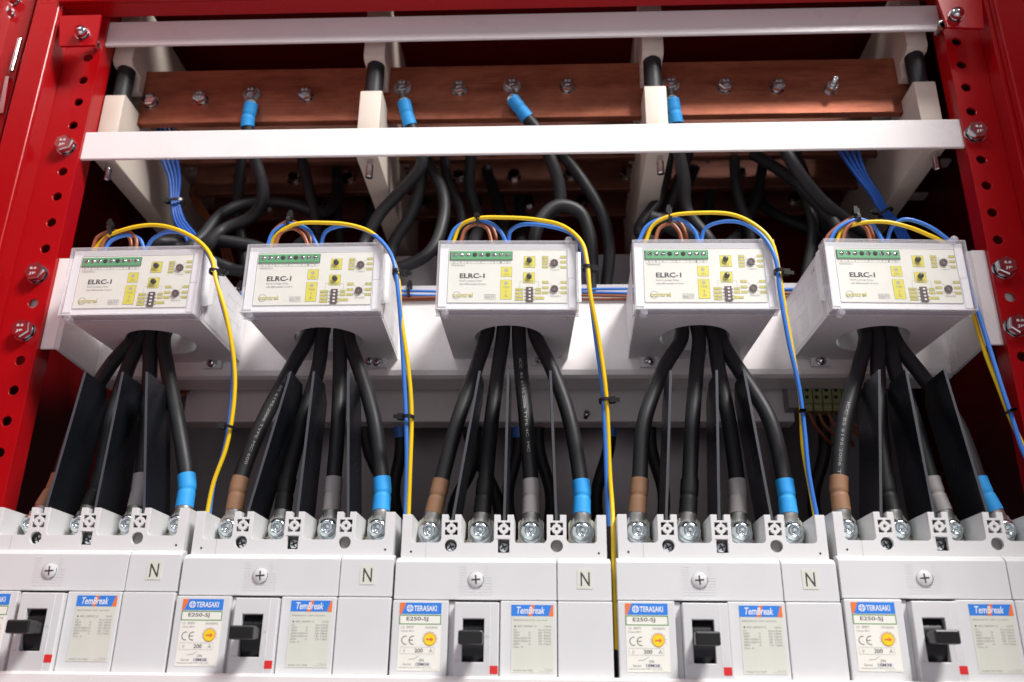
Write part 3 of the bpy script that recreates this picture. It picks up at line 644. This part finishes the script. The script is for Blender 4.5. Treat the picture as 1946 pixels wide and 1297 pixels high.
    # side stickers and the moulded side step
    for sg in (-1, 1):
        X = lambda y_: sg*(50.6-(y_-1.5)*.0276+.25)
        pl_ = lambda a, b: (X(a), a, b)
        mb = MB().raw([(X(18), 18, 3), (X(98), 98, 3), (X(98), 98, 50), (X(18), 18, 50)], [(0, 1, 2, 3)], 'sticker')
        XX = lambda y_: X(y_)+sg*.08; rs = random.Random(11)
        def ln(ya, za, yb_, zb, t=.22): mb.raw([(XX(ya), ya, za), (XX(yb_), yb_, zb), (XX(yb_), yb_+(t if za != zb else 0), zb+(t if za == zb else 0)), (XX(ya), ya+(t if za != zb else 0), za+(t if za == zb else 0))], [(0, 1, 2, 3)], 'inkg')
        for k in range(7): ln(24+3*k, 8, 24+3*k, 22+2*(k % 3))
        for k in range(10): ln(52, 8+1.9*k, 52+rs.uniform(14, 26), 8+1.9*k)
        for k in range(6): ln(24, 28+3*k, 24+rs.uniform(10, 24), 28+3*k)
        for k in range(5): ln(84+2.6*k, 6, 84+2.6*k, 18+rs.uniform(0, 14))
        for q in ((56, 32, 72, 42), (76, 26, 92, 44)):
            ln(q[0], q[1], q[2], q[1]); ln(q[0], q[3], q[2], q[3]); ln(q[0], q[1], q[0], q[3]); ln(q[2], q[1], q[2], q[3])
        v, f = text_tris('C E', .01); mb.raw([(XX(20+p[0]*5), 20+p[0]*5, 44+p[1]*4) if sg > 0 else (XX(34-p[0]*5), 34-p[0]*5, 44+p[1]*4) for p in v], f, 'ink')
        B(mb, 'side_sticker')
        mb = MB().prism([[(8, 10), (18, 16), (18, 46), (14, 52), (8, 52)]], sg*50.5-(.0 if sg > 0 else 1.8), sg*50.5+(4.5 if sg > 0 else 0), 'relaywhite', 'x')
        B(mb, 'side_clip', .3)
    return r
rp = make_relay(); relays = []
rcx = [-317.0, -177.8, -31.95, 113.6, 254.8]; ryaw = [-1.95, 0, 1.06, .36, 3.0]
rcor = [[(142, 477), (377, 477), (120, 595), (362, 600)], [(474, 469), (725, 463), (463, 590), (720, 594)], [(833, 461), (1097, 461), (827, 588), (1101, 588)], [(1205, 460), (1468, 462), (1205, 587), (1483, 587)], [(1573, 463), (1829, 465), (1590, 587), (1850, 589)]]
rz = []
for i in range(5):
    c = [P(x, y, 8) for x, y in rcor[i]]; zb = (c[2].z+c[3].z)/2; xm = sum(q.x for q in c)/4; rz.append(zb)
    o = rp if i == 0 else copy_tree(rp)
    o.location = Vector((xm, 12, zb+.8))*S; o.rotation_euler.z = math.radians(ryaw[i]); o.rotation_euler.y = math.radians([.35, -.3, .1, .25, -.2][i])
    lab = ['earth leakage relay nearest the left upright, its wiring sticker on the right flank', 'second earth leakage relay from the left under a blue outer wire',
           'earth leakage relay in the middle, seen square on', 'fourth earth leakage relay from the left', 'earth leakage relay nearest the right upright, its left flank sticker in view'][i]
    tag(o, lab, 'relay', 'row of five boxed relays'); relays.append(o)
    sc = {0: (405, 691), 1: (718, 690), 3: (1234, 689), 4: (1558, 687)}.get(i)
    if sc:
        p = P(*sc, 113); inv = Matrix.Translation(o.location).inverted() if False else None
        rot = Matrix.Rotation(-o.rotation_euler.z, 3, 'Z'); L0 = rot @ (p-Vector((xm, 12, zb+.8)))
        mb = MB().box(L0.x-8, L0.x+8, L0.y-2, L0.y+.5, L0.z-5, L0.z+8, 'relay', .5)
        mb.lathe([(4.6, 2), (4.6, 3), (3, 3)], L0, (0, -1, 0), 'steel', 20, False); mb.lathe([(3.6, 3), (3.6, 4.4), (2.6, 5.6), (.01, 5.9)], L0, (0, -1, 0), 'steel', 20)
        for q in (30, 120):
            a_ = math.radians(q); d = Vector((math.cos(a_), 0, math.sin(a_))); n = Vector((-d.z, 0, d.x)); pp = L0+Vector((0, -6, 0))
            mb.raw([pp+d*2+n*.4, pp+d*2-n*.4, pp-d*2-n*.4, pp-d*2+n*.4], [(0, 1, 2, 3)], 'hole')
        mb.build('foot_tab', o, (0, 0, 0))

# ================================================================== POWER CABLES
CR = 5.6
low = [[[(93, 985), (107, 925), (150, 800), (210, 695), (258, 640)], [(180, 985), (186, 930), (212, 800), (243, 700), (272, 638)], [(264, 985), (268, 925), (280, 800), (285, 700), (288, 638)], [(350, 1000), (356, 925), (338, 800), (318, 700), (312, 638)]],
       [[(438, 1000), (453, 925), (487, 830), (553, 700), (588, 638)], [(532, 1000), (543, 930), (575, 800), (605, 700), (613, 638)], [(622, 1000), (633, 930), (643, 800), (646, 700), (646, 638)], [(721, 1000), (727, 935), (711, 800), (682, 700), (662, 640)]],
       [[(822, 1000), (835, 930), (870, 800), (905, 700), (925, 638)], [(915, 1000), (922, 925), (934, 800), (947, 700), (956, 638)], [(1012, 1000), (1010, 930), (1000, 800), (990, 700), (986, 638)], [(1110, 1000), (1106, 938), (1083, 800), (1048, 700), (1018, 638)]],
       [[(1214, 1000), (1215, 925), (1225, 800), (1262, 700), (1296, 638)], [(1311, 1000), (1310, 930), (1316, 800), (1324, 700), (1328, 638)], [(1409, 1000), (1402, 930), (1385, 800), (1365, 700), (1356, 638)], [(1504, 1000), (1493, 930), (1463, 800), (1412, 715), (1372, 650)]],
       [[(1605, 1000), (1594, 930), (1605, 800), (1632, 700), (1645, 638)], [(1700, 1000), (1686, 930), (1672, 800), (1668, 700), (1668, 638)], [(1795, 1000), (1775, 930), (1737, 800), (1700, 700), (1690, 638)], [(1890, 1000), (1866, 930), (1815, 800), (1750, 712), (1700, 645)]]]
# where each cable goes above its relay: spots of the picture with a depth
upper = [[[(300, 462, 120), (370, 466, 135), (440, 460, 150), (500, 470, 190)], [(330, 470, 110), (410, 500, 120), (470, 520, 135), (520, 500, 180)],
          [(350, 480, 110), (385, 450, 125), (425, 405, 140), (480, 385, 150), (550, 387, 160), (610, 405, 175), (640, 380, 195), (640, 330, 213)],
          [(420, 440, 130), (480, 410, 130), (500, 370, 115), (484, 300, 98), (474, 262, 90), (470, 240, 87), (477, 200, 83)]],
         [[(560, 480, 120), (600, 430, 180), (590, 370, 190), (575, 310, 165)], [(600, 480, 130), (620, 430, 200), (640, 380, 240), (660, 330, 268)],
          [(700, 520, 110), (770, 506, 112), (818, 478, 118), (842, 420, 125), (842, 370, 130), (815, 310, 140), (800, 280, 150)],
          [(690, 470, 130), (720, 410, 125), (760, 365, 115), (800, 315, 100), (795, 270, 92), (780, 240, 88), (768, 196, 83)]],
         [[(900, 470, 120), (910, 420, 170), (893, 360, 165), (895, 295, 155)], [(960, 470, 150), (955, 420, 190), (940, 370, 210), (925, 320, 214)],
          [(990, 470, 150), (990, 430, 230), (986, 370, 250), (985, 315, 268)],
          [(1015, 455, 110), (1030, 415, 110), (1062, 392, 112), (1062, 350, 105), (1045, 300, 95), (1022, 250, 90), (1003, 226, 88), (975, 190, 83)]],
         [[(1255, 470, 120), (1215, 440, 140), (1250, 380, 150), (1265, 330, 155), (1270, 290, 157)], [(1330, 465, 120), (1300, 430, 125), (1255, 415, 130), (1235, 435, 150), (1290, 380, 200), (1320, 320, 214)],
          [(1380, 470, 150), (1420, 420, 200), (1405, 370, 240), (1400, 310, 268)],
          [(1350, 460, 120), (1305, 400, 120), (1300, 340, 105), (1290, 290, 95), (1286, 240, 88), (1278, 192, 83)]],
         [[(1610, 470, 120), (1590, 430, 130), (1540, 375, 135), (1490, 330, 145), (1430, 292, 155)], [(1630, 480, 150), (1580, 450, 190), (1545, 380, 205), (1520, 310, 214)],
          [(1650, 480, 150), (1600, 460, 210), (1450, 390, 240), (1455, 310, 268)],
          [(1690, 470, 140), (1640, 440, 140), (1560, 380, 120), (1500, 300, 100), (1478, 240, 110)]]]
SL = ['sl_brown', 'sl_black', 'sl_grey', 'sl_blue']; cname = ['brown', 'black', 'grey', 'blue']
FIXROT = {}
for i in range(5):
    for k in range(4):
        q = low[i][k]; tx_ = bx(i, [17.5, 52.5, 87.5, 122.5][k]); dz = bdz[i]
        z0 = 103.2+dz; term = Vector((tx_, 36, z0))
        p1 = P(*q[1], 40); p1.x = p1.x
        neck = Vector((tx_+(p1.x-tx_)*.25, 37.5, z0+13))
        pts = [neck, Vector((neck.x+(p1.x-neck.x)*.55, 39, (neck.z+p1.z)/2+1)), P(*q[1], 40), P(*q[2], 46+2*k % 3), P(*q[3], 57), P(*q[4], 66)]
        rx = relays[i].location.x/S
        ex = [-14, -5, 5, 14][k]
        zt = rz[i]+54
        hx = pts[-1].x
        pts += [Vector((hx*.6+(rx+ex)*.4, 70+3*(k % 2), rz[i]+26)), Vector((rx+ex, 72+4*(k % 2), zt+6))]
        up_ = [P(*a_) for a_ in upper[i][k]]
        # the way on from the relay: keep behind its top
        pts += up_
        path = spline(pts, 4.0)
        og = term; r = empty('power_cable', term)
        cable = MB().tube(path, CR, 'black', 16)
        cable.build('cable_sheath', r, og)
        # lug
        d = (path[3]-path[0]).normalized()
        mb = MB().prism([[(tx_-7, z0-8.5), (tx_+7, z0-8.5), (tx_+7.4, z0+4), (tx_+6, z0+10), (tx_-6, z0+10), (tx_-7.4, z0+4)]], 34.6, 37.8, 'tin')
        mb.tube([Vector((tx_, 38, z0+7)), neck+Vector((0, 0, -1)), path[1]], 0, 'tin', 18, rs=[6.4, 6.1, 6.0]); mb.build('lug', r, og, .3)
        # heat shrink sleeve with its waist
        acc = 0; sp_ = [path[0]-d*1.5]; rs = [CR+.45]; 
        zS = P(q[1][0], 968, 31).z-rz[i]*0
        i0 = 0
        n_s = 0; L_ = 0
        sl = []
        dense = []
        for a_ in range(12):
            for t in range(4): dense.append(path[a_].lerp(path[a_+1], t/4))
        dist = 0; Ls = 25.5
        out_, rr_ = [], []
        for a_ in range(len(dense)-1):
            out_.append(dense[a_]); rr_.append(CR+.8-.62*math.exp(-((dist-Ls*.5)/1.2)**2)-(.12 if dist < Ls*.5 else 0))
            dist += (dense[a_+1]-dense[a_]).length
            if dist > Ls: break
        MB().tube(out_, 0, SL[k], 22, rs=rr_).build('heat_shrink_sleeve', r, og)
        if k == 3 and i < 4:                                       # blue sleeve and lug at the front copper bar
            e_ = path[::-1]; out_, rr_ = [e_[0]+(e_[0]-e_[1])*.3], [CR+.3]; dist = 0
            dn = []
            for a_ in range(10):
                for t in range(4): dn.append(e_[a_].lerp(e_[a_+1], t/4))
            for a_ in range(len(dn)-1):
                out_.append(dn[a_]); rr_.append(CR+.6-.6*math.exp(-((dist-11)/1.4)**2)); dist += (dn[a_+1]-dn[a_]).length
                if dist > 23: break
            MB().tube(out_, 0, 'sl_blue', 22, rs=rr_).build('upper_sleeve', r, og)
            bb = P(*[(480, 183), (766, 170), (973, 167), (1274, 165)][i], 91)
            e0 = e_[0]
            mb = MB().prism([circ(bb.x, bb.z, 8, 20)], 88.2, 90.8, 'tin'); mb.tube([Vector((bb.x, 89.5, bb.z-7)), e0+Vector((0, 2, 1)), e0], 0, 'tin', 16, rs=[4, 4.6, 5.2]); mb.build('upper_lug', r, og)
        # printed writing on some cables
        wr = {(2, 2): ('ICC  BS 6195:2006 TYPE 4C  MC', .34), (4, 0): ('ICC BS 6195:2006 TYPE 4C', .30), (1, 0): ('ICC BS 6195:2006 TYPE MC 600', .25)}.get((i, k))
        if wr:
            seg = path; cum = [0]
            for a_ in range(1, len(seg)): cum.append(cum[-1]+(seg[a_]-seg[a_-1]).length)
            i640 = min(range(len(seg)), key=lambda j: (seg[j]-P(*((q[3][0], 685) if i == 2 else (q[3][0], 790) if i == 4 else (q[3][0], 715)), 52)).length)
            send = cum[i640]; ln_ = 78
            def place(u, v, seg=seg, cum=cum, send=send):
                s_ = send-u
                j = max(1, min(len(seg)-1, next((n_ for n_, c_ in enumerate(cum) if c_ >= s_), len(seg)-1)))
                t = (s_-cum[j-1])/(cum[j]-cum[j-1]+1e-9); C_ = seg[j-1].lerp(seg[j], t); T_ = (seg[j-1]-seg[j]).normalized()
                N_ = (CAM-C_); N_ = (N_-T_*N_.dot(T_)).normalized(); W_ = N_.cross(T_); al = v/CR
                return C_+(N_*math.cos(al)+W_*math.sin(al))*(CR+.12)
            MB().text(wr[0], 0, ln_, -.95, .95, 0, 'inkg' if i != 2 else 'inklight', .0, 0, place).build('cable_writing', r, og)
        tag(r, 'black power cable with %s sleeve bolted into %s' % (cname[k], the(i, 'breaker')), 'cable', 'thick black power cables from the breakers')

# ================================================================== THIN WIRES
def wire(px, m, label, group, r=1.55, name='wire'):
    pts = [P(*p) for p in px]; path = spline(pts, 2.5)
    o = MB().tube(path, r, m, 10).build(name, None, path[0])
    return tag(o, label, 'wire', group)
def dep(l, ys):
    """spread depths over a list of spots"""
    n = len(l); return [(x, y, ys[0]+(ys[1]-ys[0])*i/(n-1)) if len(ys) == 2 else (x, y, ys[min(i, len(ys)-1)]) for i, (x, y) in enumerate(l)]
gy = 'wires rising from the relays'
T_ = 28
def over(l, y0=24, y1=6): return dep(l, (y0, y1))
YW = [
 ([(178, 478, 24), (197, 455, 20), (235, 437, 16), (290, 428, 14), (340, 438, 10), (385, 465, 6), (404, 495, 2), (410, 530, 0), (430, 600, 4), (445, 690, 14), (445, 760, 20), (430, 850, 26), (405, 920, 30), (392, 985, 34)]),
 ([(513, 470, 24), (525, 448, 20), (560, 427, 16), (620, 424, 14), (665, 428, 12), (705, 442, 9), (737, 475, 6), (755, 520, 4), (762, 600, 6), (776, 700, 14), (782, 780, 20), (779, 900, 26), (775, 1010, 34)]),
 ([(861, 462, 24), (875, 430, 20), (905, 416, 16), (960, 414, 14), (1020, 418, 12), (1070, 430, 9), (1105, 460, 4), (1116, 500, 0), (1122, 560, 0), (1137, 640, 8), (1150, 730, 14), (1155, 800, 20), (1159, 900, 26), (1164, 970, 24), (1166, 1060, 15), (1169, 1150, 11), (1172, 1235, 9)]),
 ([(1226, 462, 24), (1240, 430, 20), (1270, 412, 16), (1330, 405, 14), (1390, 408, 12), (1430, 425, 9), (1465, 458, 7), (1481, 520, 7), (1492, 590, 10), (1508, 680, 14), (1521, 760, 20), (1526, 850, 26), (1540, 930, 32), (1552, 1000, 38)]),
 ([(1590, 463, 24), (1600, 437, 22), (1632, 425, 18), (1680, 422, 16), (1720, 430, 16), (1760, 445, 18), (1805, 470, 22), (1838, 540, 28), (1848, 590, 28), (1872, 670, 24), (1897, 735, 20), (1922, 800, 18), (1946, 850, 18), (1990, 930, 18)])]
BW = [
 ([(277, 478, 24), (290, 455, 20), (320, 441, 16), (355, 447, 12), (392, 478, 8), (408, 515, 5), (420, 570, 5), (438, 640, 12), (443, 710, 18), (437, 790, 23), (425, 860, 28), (406, 920, 32), (397, 985, 36)]),
 ([(610, 470, 24), (618, 442, 20), (655, 429, 15), (700, 440, 10), (733, 468, 5), (749, 500, 2), (757, 560, 2), (764, 650, 10), (770, 760, 18), (773, 860, 24), (770, 1010, 34)]),
 ([(967, 463, 24), (970, 440, 20), (990, 428, 18), (1040, 430, 16), (1088, 446, 12), (1108, 480, 6), (1120, 550, 5), (1133, 650, 12), (1145, 740, 17), (1150, 830, 22), (1153, 920, 28), (1157, 1000, 36)]),
 ([(1332, 463, 24), (1340, 435, 20), (1370, 422, 16), (1410, 424, 12), (1448, 448, 8), (1473, 490, 5), (1483, 560, 6), (1499, 650, 10), (1519, 740, 16), (1529, 820, 22), (1537, 900, 26), (1556, 1000, 34)]),
 ([(1686, 463, 24), (1694, 434, 20), (1715, 418, 16), (1750, 424, 16), (1790, 447, 18), (1822, 480, 22), (1845, 550, 24), (1880, 660, 20), (1905, 740, 16), (1925, 800, 14), (1946, 862, 14), (1992, 945, 14)])]
BL = [[(197, 478), (213, 457), (245, 447), (266, 455), (275, 478)], [(508, 469), (520, 441), (550, 426), (585, 437), (604, 469)], [(851, 463), (865, 435), (892, 421), (930, 424), (951, 440), (963, 463)],
      [(1213, 461), (1230, 430), (1265, 415), (1300, 421), (1320, 440), (1328, 463)], [(1575, 465), (1590, 437), (1627, 418), (1655, 425), (1680, 463)]]
B1 = [[(176, 475), (185, 452), (212, 440), (240, 445), (249, 460), (247, 479)], [(511, 469), (520, 440), (550, 421), (575, 432), (589, 450), (590, 469)], [(854, 462), (861, 440), (885, 423), (908, 418), (930, 426), (941, 445), (943, 463)],
      [(1221, 461), (1243, 424), (1275, 411), (1297, 430), (1307, 463)], [(1563, 482), (1573, 450), (1600, 426), (1628, 414), (1648, 426), (1658, 445), (1661, 463)]]
B2 = [[(190, 477), (204, 451), (243, 441), (259, 455), (258, 479)], [(522, 470), (534, 443), (555, 434), (575, 445), (586, 469)], [(875, 463), (885, 437), (906, 426), (925, 434), (935, 463)],
      [(1244, 463), (1254, 434), (1275, 425), (1290, 440), (1297, 463)], [(1600, 463), (1609, 434), (1630, 423), (1647, 436), (1655, 463)]]
for i in range(5):
    n = the(i, 'relay')
    wire(YW[i], 'w_yellow', 'yellow wire arching over %s and down beside it' % n, gy)
    wire(BW[i], 'w_blue', 'blue wire from the top of %s down to the breakers' % n, gy)
    a_ = BL[i]; wire([(x, y, 22-3*math.sin(math.pi*q/(len(a_)-1))) for q, (x, y) in enumerate(a_)], 'w_blue', 'short blue wire looped on top of %s' % n, gy)
    a_ = B1[i]; wire([(x, y, 26) for x, y in a_], 'w_brown', 'outer brown wire looped on top of %s' % n, gy)
    a_ = B2[i]; wire([(x, y, 19) for x, y in a_], 'w_brown', 'inner brown wire looped on top of %s' % n, gy)
# wires lying along the front of the mounting plate
for k, (y, m, l) in enumerate(((553, 'w_blue', 'upper blue wire'), (558, 'w_blue', 'lower blue wire'), (563, 'w_brown', 'upper brown wire'), (567, 'w_brown', 'lowest brown wire'))):
    zz = P(973, y, 112).z
    pts = [Vector((x, 112+(1.5 if k % 2 else 0), zz+1.3*math.sin(x*.03+k)*.8)) for x in range(-290, 236, 25)]
    pts = [P(425, y-6, 118)]+pts+[P(1545, y-18, 118)]
    path = spline(pts, 4); tag(MB().tube(path, 1.2, m, 10).build('wire', None, path[0]), l+' lying along the plate behind the relays', 'wire', 'wires lying along the mounting plate')
# dark blue bundles from the copper bar
side = ['leftmost', 'second', 'third', 'rightmost']
for k in range(4):
    o4 = k*7
    wire([(300+o4*1.2, 240, 110), (308+o4*1.3, 300, 115), (322+o4*.9, 340, 120), (326+o4*.6, 383, 122), (333+o4*.8, 420, 122), (352+o4, 450, 120), (370+o4, 500, 118)], 'w_dblue', '%s dark blue wire of the tied bundle near the left support' % side[k], 'dark blue wires behind the rails', 1.7)
    wire([(1580+o4*2.4, 240, 120), (1598+o4*1.6, 290, 122), (1628+o4*.9, 335, 124), (1655+o4*.7, 370, 125), (1672+o4*.7, 400, 125), (1700+o4*.8, 435, 125), (1725+o4*.8, 490, 125)], 'w_dblue', '%s dark blue wire of the tied bundle near the right support' % side[k], 'dark blue wires behind the rails', 1.7)
for k in range(3):
    wire([(385+k*8, 330, 225), (362+k*6, 370, 225), (385+k*6, 410, 225), (410+k*7, 445, 225), (430+k*7, 500, 225)], 'w_brown', '%s dim brown wire hanging behind the left relays' % ['left', 'central', 'right'][k], 'brown wires behind the left relays', 1.5)
    wire([(345+9*k, 715, 160), (343+9*k, 738, 158), (330+7*k, 752, 150), (310+5*k, 752, 150)], 'w_brown', '%s brown wire end curling under the plate near the left' % ['left', 'central', 'right'][k], 'brown wires under the plate', 1.5)

# ------------------------------------------------------------------ cable ties
def tie(px, py, y, d, rx, lab, sz=1.0, tail=(0, 0, 1), m='tie'):
    """band round the wires at a spot: d is the wires' direction in the picture, rx the band's half widths"""
    c = P(px, py, y); d = Vector(d).normalized(); a = d.cross(Vector((0, 1, 0))).normalized(); b = d.cross(a)
    ring = [c+a*math.cos(t)*rx[0]+b*math.sin(t)*rx[1] for t in [2*math.pi*i/18 for i in range(18)]]
    mb = MB(); n = 18; vs = []
    for w2, ro in ((-1.3, 0), (1.3, 0), (1.3, .8), (-1.3, .8)):
        for i in range(n): vs.append(ring[i]+d*w2*sz+(ring[i]-c).normalized()*ro)
    mb.raw(vs, [(j*n+i, j*n+(i+1) % n, ((j+1) % 4)*n+(i+1) % n, ((j+1) % 4)*n+i) for j in range(4) for i in range(n)], m)
    t = Vector(tail).normalized(); h = c+t*(max(rx)+1.6) if abs(t.y) < .5 else c+Vector((0, -rx[1]-1.5, 0))
    s_ = t.cross(Vector((0, 1, 0))).normalized() if abs(t.y) < .9 else Vector((1, 0, 0)); u = Vector((0, 1, 0))
    q = [(-1, -1), (1, -1), (1, 1), (-1, 1)]
    mb.hexa([h-t*2.2+s_*2.2*x+u*2*z for x, z in q], [h+t*2.2+s_*2.2*x+u*2*z for x, z in q], m)
    mb.hexa([h+t*2.2+s_*1.4*x+u*.6*z for x, z in q], [h+t*5.2*sz+s_*1.3*x+u*.6*z for x, z in q], m)
    tag(mb.build('cable_tie', None, c), lab, 'cable tie', 'nylon cable ties')
tie(212, 441, 20, (1, 0, .45), (4.6, 5), 'black cable tie on top of the leftmost relay', tail=(-.3, 0, 1))
tie(550, 425, 20, (1, 0, .0), (4.8, 5), 'black cable tie on top of the second relay from the left')
tie(908, 420, 20, (1, 0, .15), (4.2, 5), 'black cable tie on top of the middle relay', tail=(0, -1, .1))
tie(1272, 416, 20, (1, 0, .0), (4.2, 5), 'black cable tie with pale clipped end on top of the fourth relay')
tie(1629, 418, 20, (1, 0, .0), (4.2, 5), 'black cable tie on top of the rightmost relay')
tie(407, 517, 3, (.05, 0, -1), (3, 4), 'black cable tie beside the upper right corner of the leftmost relay', tail=(1, 0, -.1))
tie(755, 518, 3, (.1, 0, -1), (3, 4), 'black cable tie beside the upper right corner of the second relay', tail=(1, 0, -.1))
tie(1116, 510, 2, (.05, 0, -1), (3, 4), 'black cable tie beside the upper right corner of the middle relay', tail=(1, 0, -.1))
tie(1480, 517, 5, (.05, 0, -1), (3, 4), 'black cable tie beside the upper right corner of the fourth relay', tail=(1, 0, -.1))
tie(437, 813, 24, (-.2, 0, -1), (3.2, 4), 'black cable tie low on the wires between the first two breakers', tail=(-1, -.5, .1), sz=.8)
tie(776, 794, 20, (0, 0, -1), (3.6, 4), 'black cable tie low on the wires beside the middle breaker', tail=(-1, 0, .1))
tie(1149, 762, 17, (.1, 0, -1), (3.4, 4), 'black cable tie low on the wires right of the middle relay', tail=(1, 0, .1))
tie(1521, 785, 20, (.1, 0, -1), (3.4, 4), 'black cable tie low on the wires right of the fourth relay', tail=(-.2, -1, 0), sz=.8)
tie(1917, 784, 16, (.35, 0, -1), (3.6, 4), 'black cable tie on the wires in front of the right upright', tail=(-.2, -1, 0), sz=.8)
tie(336, 384, 122, (.1, 0, -1), (7, 5), 'black cable tie round the dark blue bundle near the left support', tail=(-1, 0, .1))
tie(1683, 404, 125, (.5, 0, -1), (7, 5), 'black cable tie round the dark blue bundle near the right support', tail=(-1, 0, .1))
tie(455, 556, 112, (1, 0, 0), (4.5, 4), 'black cable tie on the horizontal wires right of the leftmost relay')
tie(778, 556, 112, (1, 0, 0), (4.5, 4), 'black cable tie on the horizontal wires left of the middle relay')

# ------------------------------------------------------------------ terminal block row under the plate
og = P(1570, 790, 150); tb = tag(empty('terminal_row', og), 'row of five olive terminal blocks under the plate at the right', 'terminal blocks')
for k in range(5):
    c = P(1535+18.2*k, 748, 150); mb = MB().box(c.x-3.7, c.x+3.7, 150, 166, c.z-9, c.z+9, 'tblock', .3)
    for q in (-3.4, 3.0): mb.disc(c.x-1+(.6 if q > 0 else 0), c.z+q, 1.7, 149.9, 'hole', 14)
    mb.box(c.x-3.5, c.x+3.5, 152, 166, c.z-15, c.z-9.1, 'tblock'); mb.disc(c.x-1.4, c.z-11.5, .5, 151.9, 'inklight', 8).disc(c.x+1.6, c.z-11.5, .5, 151.9, 'inklight', 8)
    mb.build('terminal_block', tb, og)
mb = MB(); a_ = P(1506, 728, 152); b_ = P(1508, 775, 152); mb.box(a_.x-5, a_.x+3, 152, 168, b_.z, a_.z, 'grey_sheet', .5).build('end_clamp', tb, og)
for k in range(5):
    c = P(1538+18.2*k, 785, 158); path = spline([c, c+Vector((3, 2, -8)), c+Vector((12+k*2, 8, -18)), c+Vector((24, 20, -24))], 3)
    tag(MB().tube(path, 1.5, 'w_brown', 8).build('wire', None, c), 'dim brown wire under olive terminal block %s of its row' % ['one', 'two', 'three', 'four', 'five'][k], 'wire', 'brown wires under the terminal blocks')
# dark cables hanging behind the breakers, some with pale blue ends
for k, (xa, ya, xb, yb2, bl) in enumerate(((748, 812, 765, 960, 1), (880, 815, 955, 965, 0), (978, 812, 975, 960, 1), (1028, 815, 1040, 965, 0), (1155, 810, 1140, 960, 1), (690, 830, 745, 960, 0), (905, 870, 860, 965, 0), (1240, 815, 1255, 960, 0), (1560, 830, 1555, 960, 0))):
    pa, pb = P(xa, ya-60, 185), P(xb, yb2+60, 215); path = spline([pa, pa.lerp(pb, .35)+Vector((4*(-1)**k, 0, 0)), pa.lerp(pb, .7)-Vector((5*(-1)**k, 0, 0)), pb], 6)
    o = MB().tube(path, 5.6, 'black', 12).build('rear_cable', None, pa)
    if bl: MB().tube(path[4:7], 5.9, 'w_blue', 14).build('rear_sleeve', o, pa)
    tag(o, ['dark cable with pale blue sleeve behind the gap left of the middle breaker', 'dark cable slanting behind the brown cable of the middle breaker', 'dark cable with pale blue sleeve behind the middle breaker', 'dark cable hanging behind the grey cable of the middle breaker',
            'dark cable with pale blue sleeve in the gap right of the middle breaker', 'dark cable slanting behind the blue cable of the second breaker', 'dark cable slanting left behind the black cable of the middle breaker', 'dark cable hanging behind the brown cable of the fourth breaker', 'dark cable hanging below the olive terminal blocks'][k], 'cable', 'dim cables behind the breakers')

# more black cables hanging from the rear copper bars
TG = [([(460, 296, 158), (452, 385, 165), (458, 440, 170), (470, 530, 172)], 5.2), ([(573, 300, 158), (590, 375, 165), (603, 440, 170), (610, 530, 172)], 5.2), ([(640, 320, 205), (640, 390, 205), (645, 450, 200), (650, 540, 195)], 5.2),
      ([(800, 285, 140), (800, 350, 140), (780, 410, 150), (745, 470, 160), (740, 540, 160)], 5.8), ([(845, 290, 150), (850, 340, 150), (875, 400, 155), (880, 470, 160), (880, 560, 160)], 5.2),
      ([(1062, 285, 120), (1108, 345, 124), (1143, 405, 126), (1158, 470, 128), (1150, 560, 130)], 5.4), ([(1012, 470, 105), (1026, 420, 106), (1060, 391, 108), (1100, 402, 112), (1120, 445, 116), (1126, 560, 120)], 5.8),
      ([(1308, 290, 150), (1282, 370, 158), (1255, 430, 165), (1215, 500, 170), (1200, 560, 170)], 5.4), ([(1236, 416, 104), (1266, 425, 104), (1310, 450, 108), (1345, 490, 112), (1360, 560, 116)], 7.0),
      ([(1395, 300, 160), (1402, 370, 160), (1425, 440, 165), (1430, 540, 165)], 5.2), ([(1452, 300, 200), (1436, 380, 200), (1405, 450, 200), (1380, 540, 200)], 5.2), ([(1512, 290, 150), (1530, 370, 150), (1545, 430, 150), (1530, 540, 150)], 5.2),
      ([(940, 300, 230), (945, 370, 230), (960, 440, 225), (960, 540, 220)], 5.2), ([(1340, 290, 220), (1350, 360, 225), (1340, 440, 225), (1340, 540, 225)], 5.2), ([(700, 300, 230), (715, 370, 230), (690, 450, 225), (690, 540, 220)], 5.2),
      ([(370, 468, 128), (400, 458, 128), (450, 462, 128), (510, 480, 132), (540, 560, 132)], 5.4), ([(395, 500, 124), (430, 512, 124), (480, 520, 126), (530, 560, 128)], 5.4)]
TL = ['left of the blue sleeved neutral cable', 'above the second relay, its upper end at the second copper bar', 'dropping from the third copper bar above the second relay', 'swinging left between the second and middle relays',
      'just left of the middle relay', 'curving right behind the middle relay towards the grey rail', 'arching over behind the top of the middle relay', 'swinging left behind the fourth relay', 'thick and pale lit behind the top of the fourth relay',
      'hanging right of the fourth relay loop', 'dropping from the third copper bar right of the fourth relay', 'hanging left of the rightmost relay', 'in the deep dark above the middle relay', 'in the deep dark above the fourth relay', 'in the deep dark right of the second relay',
      'crossing between the first two relays, upper one', 'crossing between the first two relays, lower one']
for (px, r_), l in zip(TG, TL):
    path = spline([P(*q) for q in px], 4)
    tag(MB().tube(path, r_, 'black', 14).build('rear_cable', None, path[0]), 'black cable '+l, 'cable', 'tangle of black cables below the copper bars')
for x, y, d, ww in ((1776, 304, 170, 16), (1738, 368, 230, 14)):
    c = P(x, y, d); MB().box(c.x-ww, c.x+ww, d, d+12, c.z-1.2, c.z+1.2, 'white').build('slit_glint', cab, CO)  # white plates standing in for light coming through slits in the side panel
